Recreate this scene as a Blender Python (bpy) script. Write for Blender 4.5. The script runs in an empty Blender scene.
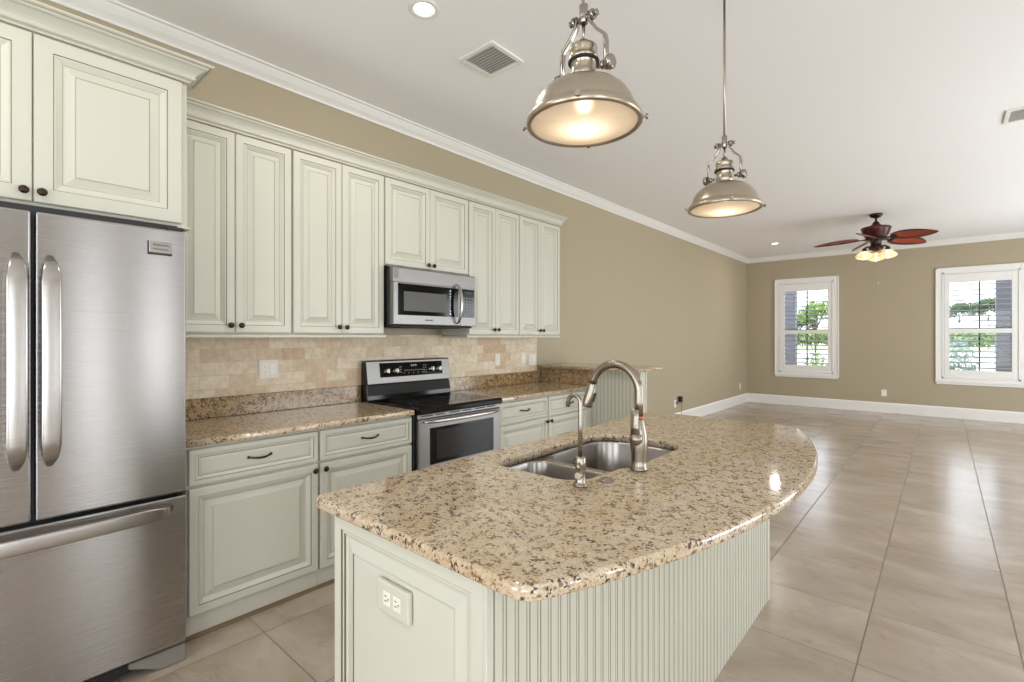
import bpy, bmesh, math, random
from mathutils import Vector, Matrix
random.seed(7)
PI = math.pi
SC = bpy.context.scene
COL = SC.collection
R = math.radians

# ------------------------------------------------------------------ camera
cd = bpy.data.cameras.new('camera')
cam = bpy.data.objects.new('camera', cd)
COL.objects.link(cam)
cam.location = (0, -3.17, 1.375)
cam.rotation_euler = (R(90), 0, -math.atan2(.7514, .6598))
cd.sensor_width = 36; cd.sensor_fit = 'HORIZONTAL'
cd.lens = 490.8 / 1024 * 36
cd.shift_y = -3.5 / 1024
cd.clip_start = .05; cd.clip_end = 300
SC.camera = cam

# ------------------------------------------------------------------ colour management, world
SC.view_settings.view_transform = 'Standard'
SC.view_settings.look = 'None'
SC.view_settings.exposure = 0.03
SC.view_settings.gamma = 1.0
SC.view_settings.use_curve_mapping = False
SC.cycles.use_denoising = True
SC.cycles.denoiser = 'OPENIMAGEDENOISE'
SC.cycles.max_bounces = 8
SC.cycles.diffuse_bounces = 5
SC.cycles.sample_clamp_indirect = 4.0
SC.cycles.caustics_reflective = False
SC.cycles.caustics_refractive = False

W = bpy.data.worlds.new('world'); SC.world = W; W.use_nodes = True
nt = W.node_tree; bg = nt.nodes['Background']
bg.inputs[0].default_value = (.86, .93, 1, 1)
bg.inputs[1].default_value = 3.4

def light(name, kind, loc, power, rot=(0, 0, 0), color=(1, 1, 1), **kw):
    l = bpy.data.lights.new(name, kind); l.energy = power; l.color = color
    for k, v in kw.items(): setattr(l, k, v)
    o = bpy.data.objects.new(name, l); COL.objects.link(o)
    o.location = loc; o.rotation_euler = rot
    return o
FILL_DAY = (.91, .95, 1)
XF, YR, XB, CH = 11.27, -6.3, -2.4, 3.05      # far wall, right wall, back wall, ceiling height
# fill lamps added as daylight in assumed openings of unseen right and back walls
RIGHT_OPEN = [(-1.6, -.1), (.98, 1.30), (1.66, 2.02), (3.6, 6.2), (7.4, 10.0)]
for a, b in RIGHT_OPEN:
    light('fill_right', 'AREA', ((a + b) / 2, YR - .12, 1.25), (30 if b - a > 1 else 25) * (b - a), (R(114), 0, 0), FILL_DAY, shape='RECTANGLE', size=b - a, size_y=2.3)
BACK_OPEN = [(-5.4, -3.2), (-2.4, -.9)]
for a, b in BACK_OPEN:
    light('fill_back', 'AREA', (XB - .12, (a + b) / 2, 1.35), 19 * (b - a), (R(102), 0, R(-90)), FILL_DAY, shape='RECTANGLE', size=b - a, size_y=2.1)
WIN = [(-1.664, -.547), (-4.19, -3.072)]
light('sun', 'SUN', (20, 0, 20), 1.2, (R(38), 0, R(150)), (1, .95, .86), angle=R(3))

# ------------------------------------------------------------------ materials
def lin(c):
    c = c / 255
    return c / 12.92 if c <= .04045 else ((c + .055) / 1.055) ** 2.4
def rgb(r, g, b): return (lin(r), lin(g), lin(b), 1)
def mat(name, col, rough=.5, metal=0, **kw):
    m = bpy.data.materials.new(name); m.use_nodes = True
    b = m.node_tree.nodes['Principled BSDF']
    b.inputs['Base Color'].default_value = col
    b.inputs['Roughness'].default_value = rough
    b.inputs['Metallic'].default_value = metal
    for k, v in kw.items(): b.inputs[k].default_value = v
    m.diffuse_color = col
    return m
def nodes(m): return m.node_tree, m.node_tree.nodes, m.node_tree.links, m.node_tree.nodes['Principled BSDF']
def ramp(N, stops, interp='LINEAR'):
    r = N.new('ShaderNodeValToRGB'); e = r.color_ramp.elements; r.color_ramp.interpolation = interp
    e[0].position = stops[0][0]; e[0].color = stops[0][1]
    e[1].position = stops[1][0]; e[1].color = stops[1][1]
    for p, c in stops[2:]:
        q = e.new(p); q.color = c
    return r
def noise_bump(m, scale, strength, dist=.002, stretch=None):
    t, N, L, b = nodes(m)
    tc = N.new('ShaderNodeTexCoord'); n = N.new('ShaderNodeTexNoise'); bp = N.new('ShaderNodeBump')
    n.inputs['Scale'].default_value = scale; n.inputs['Detail'].default_value = 3
    bp.inputs['Strength'].default_value = strength; bp.inputs['Distance'].default_value = dist
    if stretch:
        mp = N.new('ShaderNodeMapping'); mp.inputs['Scale'].default_value = stretch
        L.new(tc.outputs['Object'], mp.inputs[0]); L.new(mp.outputs[0], n.inputs[0])
    else: L.new(tc.outputs['Object'], n.inputs[0])
    L.new(n.outputs[0], bp.inputs['Height']); L.new(bp.outputs[0], b.inputs['Normal'])
    return m
def mixc(N, L, fac, a, b, mode='MIX'):
    x = N.new('ShaderNodeMix'); x.data_type = 'RGBA'; x.blend_type = mode
    for i, v in ((0, fac), (6, a), (7, b)):
        if hasattr(v, 'links') or isinstance(v, bpy.types.NodeSocket): L.new(v, x.inputs[i])
        else: x.inputs[i].default_value = v
    return x.outputs[2]

M = {}
M['wall'] = noise_bump(mat('tan_wall_paint', rgb(174, 161, 136), .6), 90, .15)
M['ceil'] = noise_bump(mat('ceiling_paint', rgb(246, 245, 244), .8), 60, .15)
M['trim'] = mat('white_trim_paint', rgb(236, 234, 229), .35)
M['cab'] = mat('cream_green_cabinet_paint', rgb(200, 198, 184), .38)
M['glaze'] = mat('olive_glaze', rgb(160, 156, 134), .5)
M['glaze_dark'] = mat('olive_glaze_dark', rgb(98, 92, 70), .6)
M['blackm'] = mat('black_enamel', rgb(22, 22, 23), .25)
M['blackglass'] = mat('black_glass', rgb(9, 9, 10), .07, **{'Specular IOR Level': .3})
M['ovenglass'] = mat('oven_glass', rgb(34, 30, 27), .15, **{'Specular IOR Level': .3})
M['rubber'] = mat('dark_plastic', rgb(35, 34, 34), .6)
M['greyp'] = mat('grey_plastic', rgb(128, 123, 117), .45)
M['bronze'] = mat('dark_bronze', rgb(62, 50, 40), .35, .85)
M['plate'] = mat('almond_plate', rgb(232, 226, 212), .35)
M['whitep'] = mat('white_plate', rgb(240, 238, 232), .35)
M['slot'] = mat('slot_dark', rgb(60, 56, 50), .6)
M['louver'] = mat('louver_backlit_grey', rgb(150, 150, 153), .45)  # white louvers coloured grey, their backlit shade put into the base colour
M['muntin'] = mat('window_bronze', rgb(50, 48, 52), .5)
M['chrome'] = mat('polished_nickel', rgb(158, 150, 142), .2, 1)
M['brushed_nickel'] = mat('brushed_nickel', rgb(178, 166, 148), .28, 1)
M['faucet'] = mat('faucet_nickel', rgb(152, 143, 130), .27, 1)
M['copper'] = mat('copper_ring', rgb(190, 120, 85), .3, 1)
M['paleglass'] = None
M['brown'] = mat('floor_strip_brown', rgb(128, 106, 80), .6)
M['white_led'] = mat('digits', rgb(220, 220, 220), .4)

def steel(name, col, rough, axis='Z', aniso=.75, rot=.25):
    m = mat(name, col, rough, 1)
    t, N, L, b = nodes(m)
    b.inputs['Anisotropic'].default_value = aniso
    b.inputs['Anisotropic Rotation'].default_value = rot
    tg = N.new('ShaderNodeTangent'); tg.direction_type = 'RADIAL'; tg.axis = axis
    L.new(tg.outputs[0], b.inputs['Tangent'])
    tc = N.new('ShaderNodeTexCoord'); mp = N.new('ShaderNodeMapping'); mp.inputs['Scale'].default_value = (3, 3, 900)
    n = N.new('ShaderNodeTexNoise'); n.inputs['Scale'].default_value = 1; n.inputs['Detail'].default_value = 2
    L.new(tc.outputs['Object'], mp.inputs[0]); L.new(mp.outputs[0], n.inputs[0])
    mr = N.new('ShaderNodeMapRange'); mr.inputs[3].default_value = rough - .05; mr.inputs[4].default_value = rough + .07
    L.new(n.outputs[0], mr.inputs[0]); L.new(mr.outputs[0], b.inputs['Roughness'])
    return m
M['steel'] = steel('brushed_stainless', rgb(176, 173, 171), .25, aniso=.9, rot=.25)
M['steel_handle'] = mat('satin_stainless', rgb(176, 171, 167), .27, 1)
M['sinksteel'] = mat('sink_stainless', rgb(160, 154, 150), .28, 1)
M['ovensteel'] = mat('oven_stainless', rgb(143, 140, 138), .38, 1)

def granite(name, base, tan, dark, cover=.0):
    m = mat(name, base, .07)
    t, N, L, b = nodes(m)
    tc = N.new('ShaderNodeTexCoord')
    src = tc.outputs['Object']
    # warp
    w = N.new('ShaderNodeTexNoise'); w.inputs['Scale'].default_value = 40; w.inputs['Detail'].default_value = 2
    L.new(src, w.inputs[0])
    wm = N.new('ShaderNodeVectorMath'); wm.operation = 'MULTIPLY_ADD'
    L.new(w.outputs['Color'], wm.inputs[0]); wm.inputs[1].default_value = (.007, .007, .007); L.new(src, wm.inputs[2])
    v1 = N.new('ShaderNodeTexVoronoi'); v1.inputs['Scale'].default_value = 230; L.new(wm.outputs[0], v1.inputs[0])
    sep = N.new('ShaderNodeSeparateColor'); L.new(v1.outputs['Color'], sep.inputs[0])
    r1 = ramp(N, [(0, tan), (.30, base), (.62, base), (.8, (base[0] * 1.12, base[1] * 1.14, base[2] * 1.2, 1)), (1, (base[0] * .84, base[1] * .78, base[2] * .70, 1))])
    L.new(sep.outputs[0], r1.inputs[0])
    # larger tone clouds
    n2 = N.new('ShaderNodeTexNoise'); n2.inputs['Scale'].default_value = 9; n2.inputs['Detail'].default_value = 4; L.new(src, n2.inputs[0])
    r2 = ramp(N, [(.35, (0, 0, 0, 1)), (.68, (1, 1, 1, 1))]); L.new(n2.outputs[0], r2.inputs[0])
    c1 = mixc(N, L, r2.outputs[0], r1.outputs[0], mixc(N, L, 1.0, r1.outputs[0], (.90, .85, .76, 1), 'MULTIPLY'))
    # brown flecks
    v2 = N.new('ShaderNodeTexVoronoi'); v2.inputs['Scale'].default_value = 140; L.new(wm.outputs[0], v2.inputs[0])
    s2 = N.new('ShaderNodeSeparateColor'); L.new(v2.outputs['Color'], s2.inputs[0])
    n3 = N.new('ShaderNodeTexNoise'); n3.inputs['Scale'].default_value = 34; n3.inputs['Detail'].default_value = 3; L.new(src, n3.inputs[0])
    ad = N.new('ShaderNodeMath'); ad.operation = 'MULTIPLY'; L.new(s2.outputs[1], ad.inputs[0]); L.new(n3.outputs[0], ad.inputs[1])
    r3 = ramp(N, [(.415 - cover, (0, 0, 0, 1)), (.47 - cover, (1, 1, 1, 1))]); L.new(ad.outputs[0], r3.inputs[0])
    c2 = mixc(N, L, r3.outputs[0], c1, (tan[0] * .62, tan[1] * .55, tan[2] * .52, 1))
    # dark specks
    v4 = N.new('ShaderNodeTexVoronoi'); v4.inputs['Scale'].default_value = 185; L.new(wm.outputs[0], v4.inputs[0])
    s4 = N.new('ShaderNodeSeparateColor'); L.new(v4.outputs['Color'], s4.inputs[0])
    a4 = N.new('ShaderNodeMath'); a4.operation = 'MULTIPLY'; L.new(s4.outputs[2], a4.inputs[0]); L.new(n3.outputs[0], a4.inputs[1])
    r4 = ramp(N, [(.465 - cover, (0, 0, 0, 1)), (.50 - cover, (1, 1, 1, 1))]); L.new(a4.outputs[0], r4.inputs[0])
    c3 = mixc(N, L, r4.outputs[0], c2, dark)
    L.new(c3, b.inputs['Base Color'])
    b.inputs['IOR'].default_value = 1.75
    return m
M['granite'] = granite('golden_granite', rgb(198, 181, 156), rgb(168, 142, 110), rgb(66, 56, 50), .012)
M['granite_shaded'] = granite('golden_granite_shaded', rgb(178, 150, 106), rgb(140, 106, 64), rgb(36, 28, 24), .05)  # same granite, darkened to carry under-cabinet shade and missing ceiling reflection
M['granite_shaded'].node_tree.nodes['Principled BSDF'].inputs['Roughness'].default_value = .22
M['granite_edge'] = M['granite']

def tile_floor():
    m = mat('porcelain_floor_tile', rgb(176, 160, 142), .28)
    t, N, L, b = nodes(m)
    tc = N.new('ShaderNodeTexCoord')
    mp = N.new('ShaderNodeMapping'); mp.inputs['Location'].default_value = (0, 0, 0)
    S = .5175; SY = .5265
    # tile index
    sx = N.new('ShaderNodeSeparateXYZ'); L.new(tc.outputs['Object'], sx.inputs[0])
    def math_(op, a, bb=None, c=None):
        n = N.new('ShaderNodeMath'); n.operation = op
        for i, v in enumerate((a, bb, c)):
            if v is None: continue
            if isinstance(v, (int, float)): n.inputs[i].default_value = v
            else: L.new(v, n.inputs[i])
        return n.outputs[0]
    gx = math_('DIVIDE', math_('ADD', sx.outputs[0], 8 * S - 2.51), S)
    gy = math_('DIVIDE', math_('ADD', sx.outputs[1], 20 * SY + 2.897), SY)
    ix, iy = math_('FLOOR', gx), math_('FLOOR', gy)
    fx, fy = math_('FRACT', gx), math_('FRACT', gy)
    ex = math_('MINIMUM', fx, math_('SUBTRACT', 1, fx)); ey = math_('MINIMUM', fy, math_('SUBTRACT', 1, fy))
    gm = math_('LESS_THAN', math_('MINIMUM', ex, ey), .0050)
    cb = N.new('ShaderNodeCombineXYZ'); L.new(ix, cb.inputs[0]); L.new(iy, cb.inputs[1])
    wn = N.new('ShaderNodeTexWhiteNoise'); wn.noise_dimensions = '3D'; L.new(cb.outputs[0], wn.inputs[0])
    off = N.new('ShaderNodeVectorMath'); off.operation = 'MULTIPLY_ADD'
    L.new(wn.outputs['Color'], off.inputs[0]); off.inputs[1].default_value = (20, 20, 20); L.new(tc.outputs['Object'], off.inputs[2])
    ms = N.new('ShaderNodeMapping'); ms.inputs['Scale'].default_value = (1.9, .9, 1); ms.inputs['Rotation'].default_value = (0, 0, R(14))
    L.new(off.outputs[0], ms.inputs[0])
    n1 = N.new('ShaderNodeTexNoise'); n1.inputs['Scale'].default_value = 1.6; n1.inputs['Detail'].default_value = 8; n1.inputs['Roughness'].default_value = .62
    n1.inputs['Distortion'].default_value = .6
    L.new(ms.outputs[0], n1.inputs[0])
    r = ramp(N, [(.28, rgb(148, 132, 115)), (.44, rgb(167, 152, 136)), (.58, rgb(178, 164, 149)), (.75, rgb(192, 180, 166))])
    L.new(n1.outputs[0], r.inputs[0])
    n2 = N.new('ShaderNodeTexNoise'); n2.inputs['Scale'].default_value = 3.5; n2.inputs['Detail'].default_value = 9; n2.inputs['Roughness'].default_value = .75; n2.inputs['Distortion'].default_value = 1.2
    L.new(ms.outputs[0], n2.inputs[0])
    r2 = ramp(N, [(.34, (1, 1, 1, 1)), (.42, (0, 0, 0, 1))]); L.new(n2.outputs[0], r2.inputs[0])
    c0 = mixc(N, L, math_('MULTIPLY', r2.outputs[0], .35), r.outputs[0], rgb(132, 114, 96))
    vv = math_('MULTIPLY_ADD', wn.outputs['Value'], .07, .965)
    cv = N.new('ShaderNodeCombineColor'); [L.new(vv, cv.inputs[i]) for i in range(3)]
    c1 = mixc(N, L, 1.0, c0, cv.outputs[0], 'MULTIPLY')
    c2 = mixc(N, L, gm, c1, rgb(116, 103, 90))
    L.new(c2, b.inputs['Base Color'])
    L.new(math_('MULTIPLY_ADD', gm, .4, .20), b.inputs['Roughness'])
    b.inputs['IOR'].default_value = 1.6
    bp = N.new('ShaderNodeBump'); bp.inputs['Strength'].default_value = .3; bp.inputs['Distance'].default_value = .002; bp.invert = True
    L.new(gm, bp.inputs['Height']); L.new(bp.outputs[0], b.inputs['Normal'])
    return m
M['floor'] = tile_floor()

def travertine():
    m = mat('tumbled_travertine_tile', rgb(196, 176, 150), .55)
    t, N, L, b = nodes(m)
    tc = N.new('ShaderNodeTexCoord')
    mp = N.new('ShaderNodeMapping'); mp.inputs['Rotation'].default_value = (R(-90), 0, 0)
    mp.inputs['Location'].default_value = (.012, .0285, 0)
    L.new(tc.outputs['Object'], mp.inputs[0])
    br = N.new('ShaderNodeTexBrick'); br.inputs['Scale'].default_value = 1
    br.inputs['Brick Width'].default_value = .152; br.inputs['Row Height'].default_value = .0765
    br.inputs['Mortar Size'].default_value = .0016; br.inputs['Mortar Smooth'].default_value = .3; br.inputs['Bias'].default_value = 0
    br.inputs['Color1'].default_value = (0, 0, 0, 1); br.inputs['Color2'].default_value = (1, 1, 1, 1); br.inputs['Mortar'].default_value = (.5, .5, .5, 1)
    L.new(mp.outputs[0], br.inputs[0])
    r = ramp(N, [(0, rgb(214, 192, 162)), (.25, rgb(226, 211, 186)), (.5, rgb(231, 218, 198)), (.75, rgb(220, 202, 176)), (1, rgb(206, 178, 146))])
    L.new(br.outputs['Color'], r.inputs[0])
    n = N.new('ShaderNodeTexNoise'); n.inputs['Scale'].default_value = 28; n.inputs['Detail'].default_value = 6; n.inputs['Roughness'].default_value = .7
    L.new(tc.outputs['Object'], n.inputs[0])
    rn = ramp(N, [(.3, (.80, .78, .74, 1)), (.65, (1.06, 1.05, 1.04, 1))]); L.new(n.outputs[0], rn.inputs[0])
    c = mixc(N, L, 1.0, r.outputs[0], rn.outputs[0], 'MULTIPLY')
    c2 = mixc(N, L, br.outputs['Fac'], c, rgb(202, 186, 160))
    L.new(c2, b.inputs['Base Color'])
    bp = N.new('ShaderNodeBump'); bp.inputs['Strength'].default_value = .4; bp.inputs['Distance'].default_value = .002; bp.invert = True
    L.new(br.outputs['Fac'], bp.inputs['Height']); L.new(bp.outputs[0], b.inputs['Normal'])
    return m
M['travertine'] = travertine()

def translucent(name, col, glow=0):
    m = bpy.data.materials.new(name); m.use_nodes = True
    t, N, L, b = nodes(m); N.remove(b)
    out = N['Material Output']
    tr = N.new('ShaderNodeBsdfTranslucent'); tr.inputs[0].default_value = col
    df = N.new('ShaderNodeBsdfDiffuse'); df.inputs[0].default_value = col
    gl = N.new('ShaderNodeBsdfGlossy'); gl.inputs['Roughness'].default_value = .2
    a = N.new('ShaderNodeMixShader'); a.inputs[0].default_value = .35
    L.new(tr.outputs[0], a.inputs[1]); L.new(df.outputs[0], a.inputs[2])
    rf = N.new('ShaderNodeBsdfRefraction'); rf.inputs['IOR'].default_value = 1.15; rf.inputs['Roughness'].default_value = .7; rf.inputs['Color'].default_value = col
    a2 = N.new('ShaderNodeMixShader'); a2.inputs[0].default_value = .10; L.new(a.outputs[0], a2.inputs[1]); L.new(rf.outputs[0], a2.inputs[2]); a = a2
    c = N.new('ShaderNodeMixShader'); c.inputs[0].default_value = .04
    L.new(a.outputs[0], c.inputs[1]); L.new(gl.outputs[0], c.inputs[2])
    L.new(c.outputs[0], out.inputs[0])
    m.diffuse_color = col
    return m
M['diffuser'] = translucent('frosted_diffuser', rgb(250, 236, 216))
M['amber'] = translucent('amber_glass', rgb(252, 232, 200))
def emis(name, col, s):
    m = bpy.data.materials.new(name); m.use_nodes = True
    b = m.node_tree.nodes['Principled BSDF']
    b.inputs['Base Color'].default_value = col
    b.inputs['Emission Color'].default_value = col; b.inputs['Emission Strength'].default_value = s
    return m
M['bulb'] = emis('lit_bulb', (1, .86, .68, 1), 16)
M['can'] = emis('lit_downlight', (1, .95, .88, 1), 9)
def glass(name):
    m = bpy.data.materials.new(name); m.use_nodes = True
    t, N, L, b = nodes(m); N.remove(b)
    tr = N.new('ShaderNodeBsdfTransparent'); gl = N.new('ShaderNodeBsdfGlossy'); gl.inputs['Roughness'].default_value = .01
    fr = N.new('ShaderNodeFresnel'); fr.inputs[0].default_value = 1.3
    a = N.new('ShaderNodeMixShader'); L.new(fr.outputs[0], a.inputs[0]); L.new(tr.outputs[0], a.inputs[1]); L.new(gl.outputs[0], a.inputs[2])
    L.new(a.outputs[0], N['Material Output'].inputs[0])
    return m
M['glass'] = glass('window_glass')
def wicker():
    m = mat('red_brown_woven_blade', rgb(150, 62, 34), .4)
    t, N, L, b = nodes(m)
    tc = N.new('ShaderNodeTexCoord'); wv = N.new('ShaderNodeTexWave'); wv.inputs['Scale'].default_value = 40; wv.inputs['Distortion'].default_value = .5
    L.new(tc.outputs['Object'], wv.inputs[0])
    L.new(mixc(N, L, wv.outputs['Fac'], rgb(158, 70, 38), rgb(128, 48, 26)), b.inputs['Base Color'])
    return m
M['wicker'] = wicker()
M['mahog'] = mat('dark_mahogany_metal', rgb(74, 26, 20), .35, .2)
M['mahog_dark'] = mat('black_cherry_metal', rgb(38, 18, 18), .35, .2)
def leafy(name, a, b_):
    m = mat(name, a, .6)
    t, N, L, b = nodes(m)
    oi = N.new('ShaderNodeTexCoord'); n = N.new('ShaderNodeTexNoise'); n.inputs['Scale'].default_value = 5; n.inputs['Detail'].default_value = 3
    L.new(oi.outputs['Object'], n.inputs[0])
    r = ramp(N, [(.35, a), (.65, b_)]); L.new(n.outputs[0], r.inputs[0]); L.new(r.outputs[0], b.inputs['Base Color'])
    return m
M['leaf'] = leafy('green_leaves', rgb(96, 128, 66), rgb(150, 176, 96))
M['leaf_blue'] = leafy('bluish_leaves', rgb(98, 132, 120), rgb(150, 176, 168))
M['leaf_dark'] = leafy('dark_leaves', rgb(60, 84, 58), rgb(98, 122, 78))
M['bark'] = mat('bark', rgb(92, 84, 76), .8)
M['lawn'] = leafy('lawn_green', rgb(130, 150, 90), rgb(160, 172, 110))
M['concrete'] = noise_bump(mat('pale_concrete', rgb(225, 222, 215), .8), 20, .2)
M['stone_grey'] = mat('grey_painted_column', rgb(98, 97, 112), .6)

# ------------------------------------------------------------------ mesh helpers
def nb(): return bmesh.new()
def add_box(bm, x0, x1, y0, y1, z0, z1, r=0, seg=1, mi=0):
    x0, x1 = min(x0, x1), max(x0, x1); y0, y1 = min(y0, y1), max(y0, y1); z0, z1 = min(z0, z1), max(z0, z1)
    t = bmesh.new()
    bmesh.ops.create_cube(t, size=1)
    for v in t.verts:
        v.co = Vector(((x0 + x1) / 2 + v.co.x * (x1 - x0), (y0 + y1) / 2 + v.co.y * (y1 - y0), (z0 + z1) / 2 + v.co.z * (z1 - z0)))
    if r > 0:
        r = min(r, (x1 - x0) * .49, (y1 - y0) * .49, (z1 - z0) * .49)
        bmesh.ops.bevel(t, geom=list(t.edges), offset=r, segments=seg, profile=.5, affect='EDGES')
    join(bm, t, mi=mi)
    return bm
def join(bm, t, mtx=None, mi=None):
    mp = {}
    for v in t.verts: mp[v] = bm.verts.new(mtx @ v.co if mtx else v.co)
    for f in t.faces:
        try: nf = bm.faces.new([mp[v] for v in f.verts])
        except ValueError: continue
        nf.material_index = f.material_index if mi is None else mi
        nf.smooth = f.smooth
    t.free()
def add_lathe(bm, prof, seg=32, mtx=None, mi=0, smooth=True, cap=True):
    """prof: list of (radius, z) from one end to the other"""
    rings = []
    for r_, z in prof:
        ring = []
        for i in range(seg):
            a = 2 * PI * i / seg
            p = Vector((r_ * math.cos(a), r_ * math.sin(a), z))
            ring.append(bm.verts.new(mtx @ p if mtx else p))
        rings.append(ring)
    for k in range(len(rings) - 1):
        for i in range(seg):
            f = bm.faces.new((rings[k][i], rings[k][(i + 1) % seg], rings[k + 1][(i + 1) % seg], rings[k + 1][i]))
            f.smooth = smooth; f.material_index = mi
    if cap:
        for ring in (rings[0], rings[-1]):
            f = bm.faces.new(ring if ring is rings[-1] else ring[::-1]); f.material_index = mi
    return bm
def frame_at(p, d):
    d = d.normalized()
    q = d.to_track_quat('Z', 'Y')
    return Matrix.Translation(p) @ q.to_matrix().to_4x4()
def add_cyl(bm, p0, p1, r0, r1=None, seg=16, mi=0, bev=0):
    p0, p1 = Vector(p0), Vector(p1); r1 = r0 if r1 is None else r1
    l = (p1 - p0).length
    if bev: prof = [(r0 - bev, 0), (r0, bev), (r1, l - bev), (r1 - bev, l)]
    else: prof = [(r0, 0), (r1, l)]
    return add_lathe(bm, prof, seg, frame_at(p0, p1 - p0), mi, smooth=True)
def add_tube(bm, pts, rad, seg=12, mi=0, flat=None, ref=None):
    """swept tube; rad number or list; flat=(ra, rb) elliptical/rect section half sizes"""
    pts = [Vector(p) for p in pts]; n = len(pts)
    rads = rad if isinstance(rad, (list, tuple)) else [rad] * n
    tang = []
    for i in range(n):
        a = pts[max(0, i - 1)]; b = pts[min(n - 1, i + 1)]
        tang.append((b - a).normalized())
    up = Vector(ref) if ref else (Vector((0, 0, 1)) if abs(tang[0].z) < .9 else Vector((1, 0, 0)))
    nrm = (up - tang[0] * up.dot(tang[0])).normalized()
    rings = []
    for i in range(n):
        nrm = (nrm - tang[i] * nrm.dot(tang[i])).normalized()
        bn = tang[i].cross(nrm)
        ring = []
        for k in range(seg):
            a = 2 * PI * k / seg
            if flat:
                ca, sa = math.cos(a), math.sin(a)
                e = .35
                ca = math.copysign(abs(ca) ** e, ca); sa = math.copysign(abs(sa) ** e, sa)
                p = pts[i] + nrm * ca * flat[0] * rads[i] + bn * sa * flat[1] * rads[i]
            else: p = pts[i] + (nrm * math.cos(a) + bn * math.sin(a)) * rads[i]
            ring.append(bm.verts.new(p))
        rings.append(ring)
    for j in range(n - 1):
        for k in range(seg):
            f = bm.faces.new((rings[j][k], rings[j][(k + 1) % seg], rings[j + 1][(k + 1) % seg], rings[j + 1][k])); f.smooth = True; f.material_index = mi
    for ring in (rings[0][::-1], rings[-1]):
        f = bm.faces.new(ring); f.material_index = mi
    return bm
def add_sphere(bm, c, r, sc=(1, 1, 1), seg=16, mi=0):
    t = bmesh.new(); bmesh.ops.create_uvsphere(t, u_segments=seg, v_segments=max(6, seg // 2), radius=r)
    for f in t.faces: f.smooth = True
    join(bm, t, Matrix.Translation(c) @ Matrix.Diagonal((*sc, 1)), mi)
def sweep(bm, path, prof, mi=0, side=1):
    """extrude profile [(out, z)] along an XY polyline with mitred corners; out is to the side*left of travel"""
    n = len(path); rings = []
    P2 = [Vector((p[0], p[1])) for p in path]
    for i in range(n):
        def nv(a, b):
            d = (b - a).normalized(); return Vector((-d.y, d.x)) * side
        if i == 0: m = nv(P2[0], P2[1])
        elif i == n - 1: m = nv(P2[-2], P2[-1])
        else:
            a = nv(P2[i - 1], P2[i]); b = nv(P2[i], P2[i + 1]); m = (a + b) / (1 + a.dot(b))
        rings.append([bm.verts.new((P2[i].x + m.x * q[0], P2[i].y + m.y * q[0], q[1])) for q in prof])
    k = len(prof)
    for i in range(n - 1):
        for j in range(k):
            f = bm.faces.new((rings[i][j], rings[i + 1][j], rings[i + 1][(j + 1) % k], rings[i][(j + 1) % k])); f.material_index = prof[j][2] if len(prof[j]) > 2 else mi
    bm.faces.new(rings[0]).material_index = mi; bm.faces.new(rings[-1][::-1]).material_index = mi
    return bm
def add_panel(bm, o, u, v, w, W_, H_, prof, base=0.0):
    """raised-panel slab: prof = [(inset, height, mat_index_of_the_band_after)]"""
    o, u, v, w = Vector(o), Vector(u), Vector(v), Vector(w)
    rings = []
    full = [(0, base, 0)] + list(prof)
    for ins, h, mi in full:
        rings.append([bm.verts.new(o + u * a + v * b + w * h) for a, b in ((ins, ins), (W_ - ins, ins), (W_ - ins, H_ - ins), (ins, H_ - ins))])
    for i in range(len(rings) - 1):
        for j in range(4):
            f = bm.faces.new((rings[i][j], rings[i][(j + 1) % 4], rings[i + 1][(j + 1) % 4], rings[i + 1][j])); f.material_index = full[i][2]
    bm.faces.new(rings[-1]).material_index = full[-1][2]
    bm.faces.new(rings[0][::-1]).material_index = 0
def obj(name, bm, mats, parent=None, origin=None):
    bmesh.ops.recalc_face_normals(bm, faces=bm.faces)
    me = bpy.data.meshes.new(name)
    if parent is not None: off = Vector(parent.get('wloc', (0, 0, 0)))
    else: off = Vector(origin) if origin is not None else Vector((0, 0, 0))
    for v in bm.verts: v.co -= off
    bm.to_mesh(me); bm.free()
    for m in (mats if isinstance(mats, (list, tuple)) else [mats]): me.materials.append(m)
    o = bpy.data.objects.new(name, me); COL.objects.link(o)
    if parent is not None:
        o.parent = parent
        WL[o.name] = off
    else: o.location = off
    return o
WL = {}
class Root: pass
def tag(o, label=None, cat=None, group=None, kind=None):
    if label: o['label'] = label
    if cat: o['category'] = cat
    if group: o['group'] = group
    if kind: o['kind'] = kind
    return o
def thing(name, loc, label, cat, group=None):
    o = bpy.data.objects.new(name, None); COL.objects.link(o); o.location = loc
    o.empty_display_size = .1
    ORG[o.name] = Vector(loc)
    return tag(o, label, cat, group)
ORG = {}
def part(name, bm, mats, parent, label=None):
    """mesh given in world coordinates, parented to a thing or to a part of a thing"""
    bmesh.ops.recalc_face_normals(bm, faces=bm.faces)
    top = parent
    while top.parent: top = top.parent
    off = ORG[top.name]
    me = bpy.data.meshes.new(name)
    for v in bm.verts: v.co -= off
    bm.to_mesh(me); bm.free()
    for m in (mats if isinstance(mats, (list, tuple)) else [mats]): me.materials.append(m)
    o = bpy.data.objects.new(name, me); COL.objects.link(o); o.parent = parent
    if label: o['label'] = label
    return o
def solid(name, bm, mats, origin, label=None, cat=None, group=None, kind=None):
    """a thing that is one mesh"""
    bmesh.ops.recalc_face_normals(bm, faces=bm.faces)
    me = bpy.data.meshes.new(name); off = Vector(origin)
    for v in bm.verts: v.co -= off
    bm.to_mesh(me); bm.free()
    for m in (mats if isinstance(mats, (list, tuple)) else [mats]): me.materials.append(m)
    o = bpy.data.objects.new(name, me); COL.objects.link(o); o.location = off
    ORG[o.name] = off
    return tag(o, label, cat, group, kind)
def struct(name, bm, mats): return solid(name, bm, mats, (0, 0, 0), kind='structure')
def box(*a, **k): return add_box(nb(), *a, **k)
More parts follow.
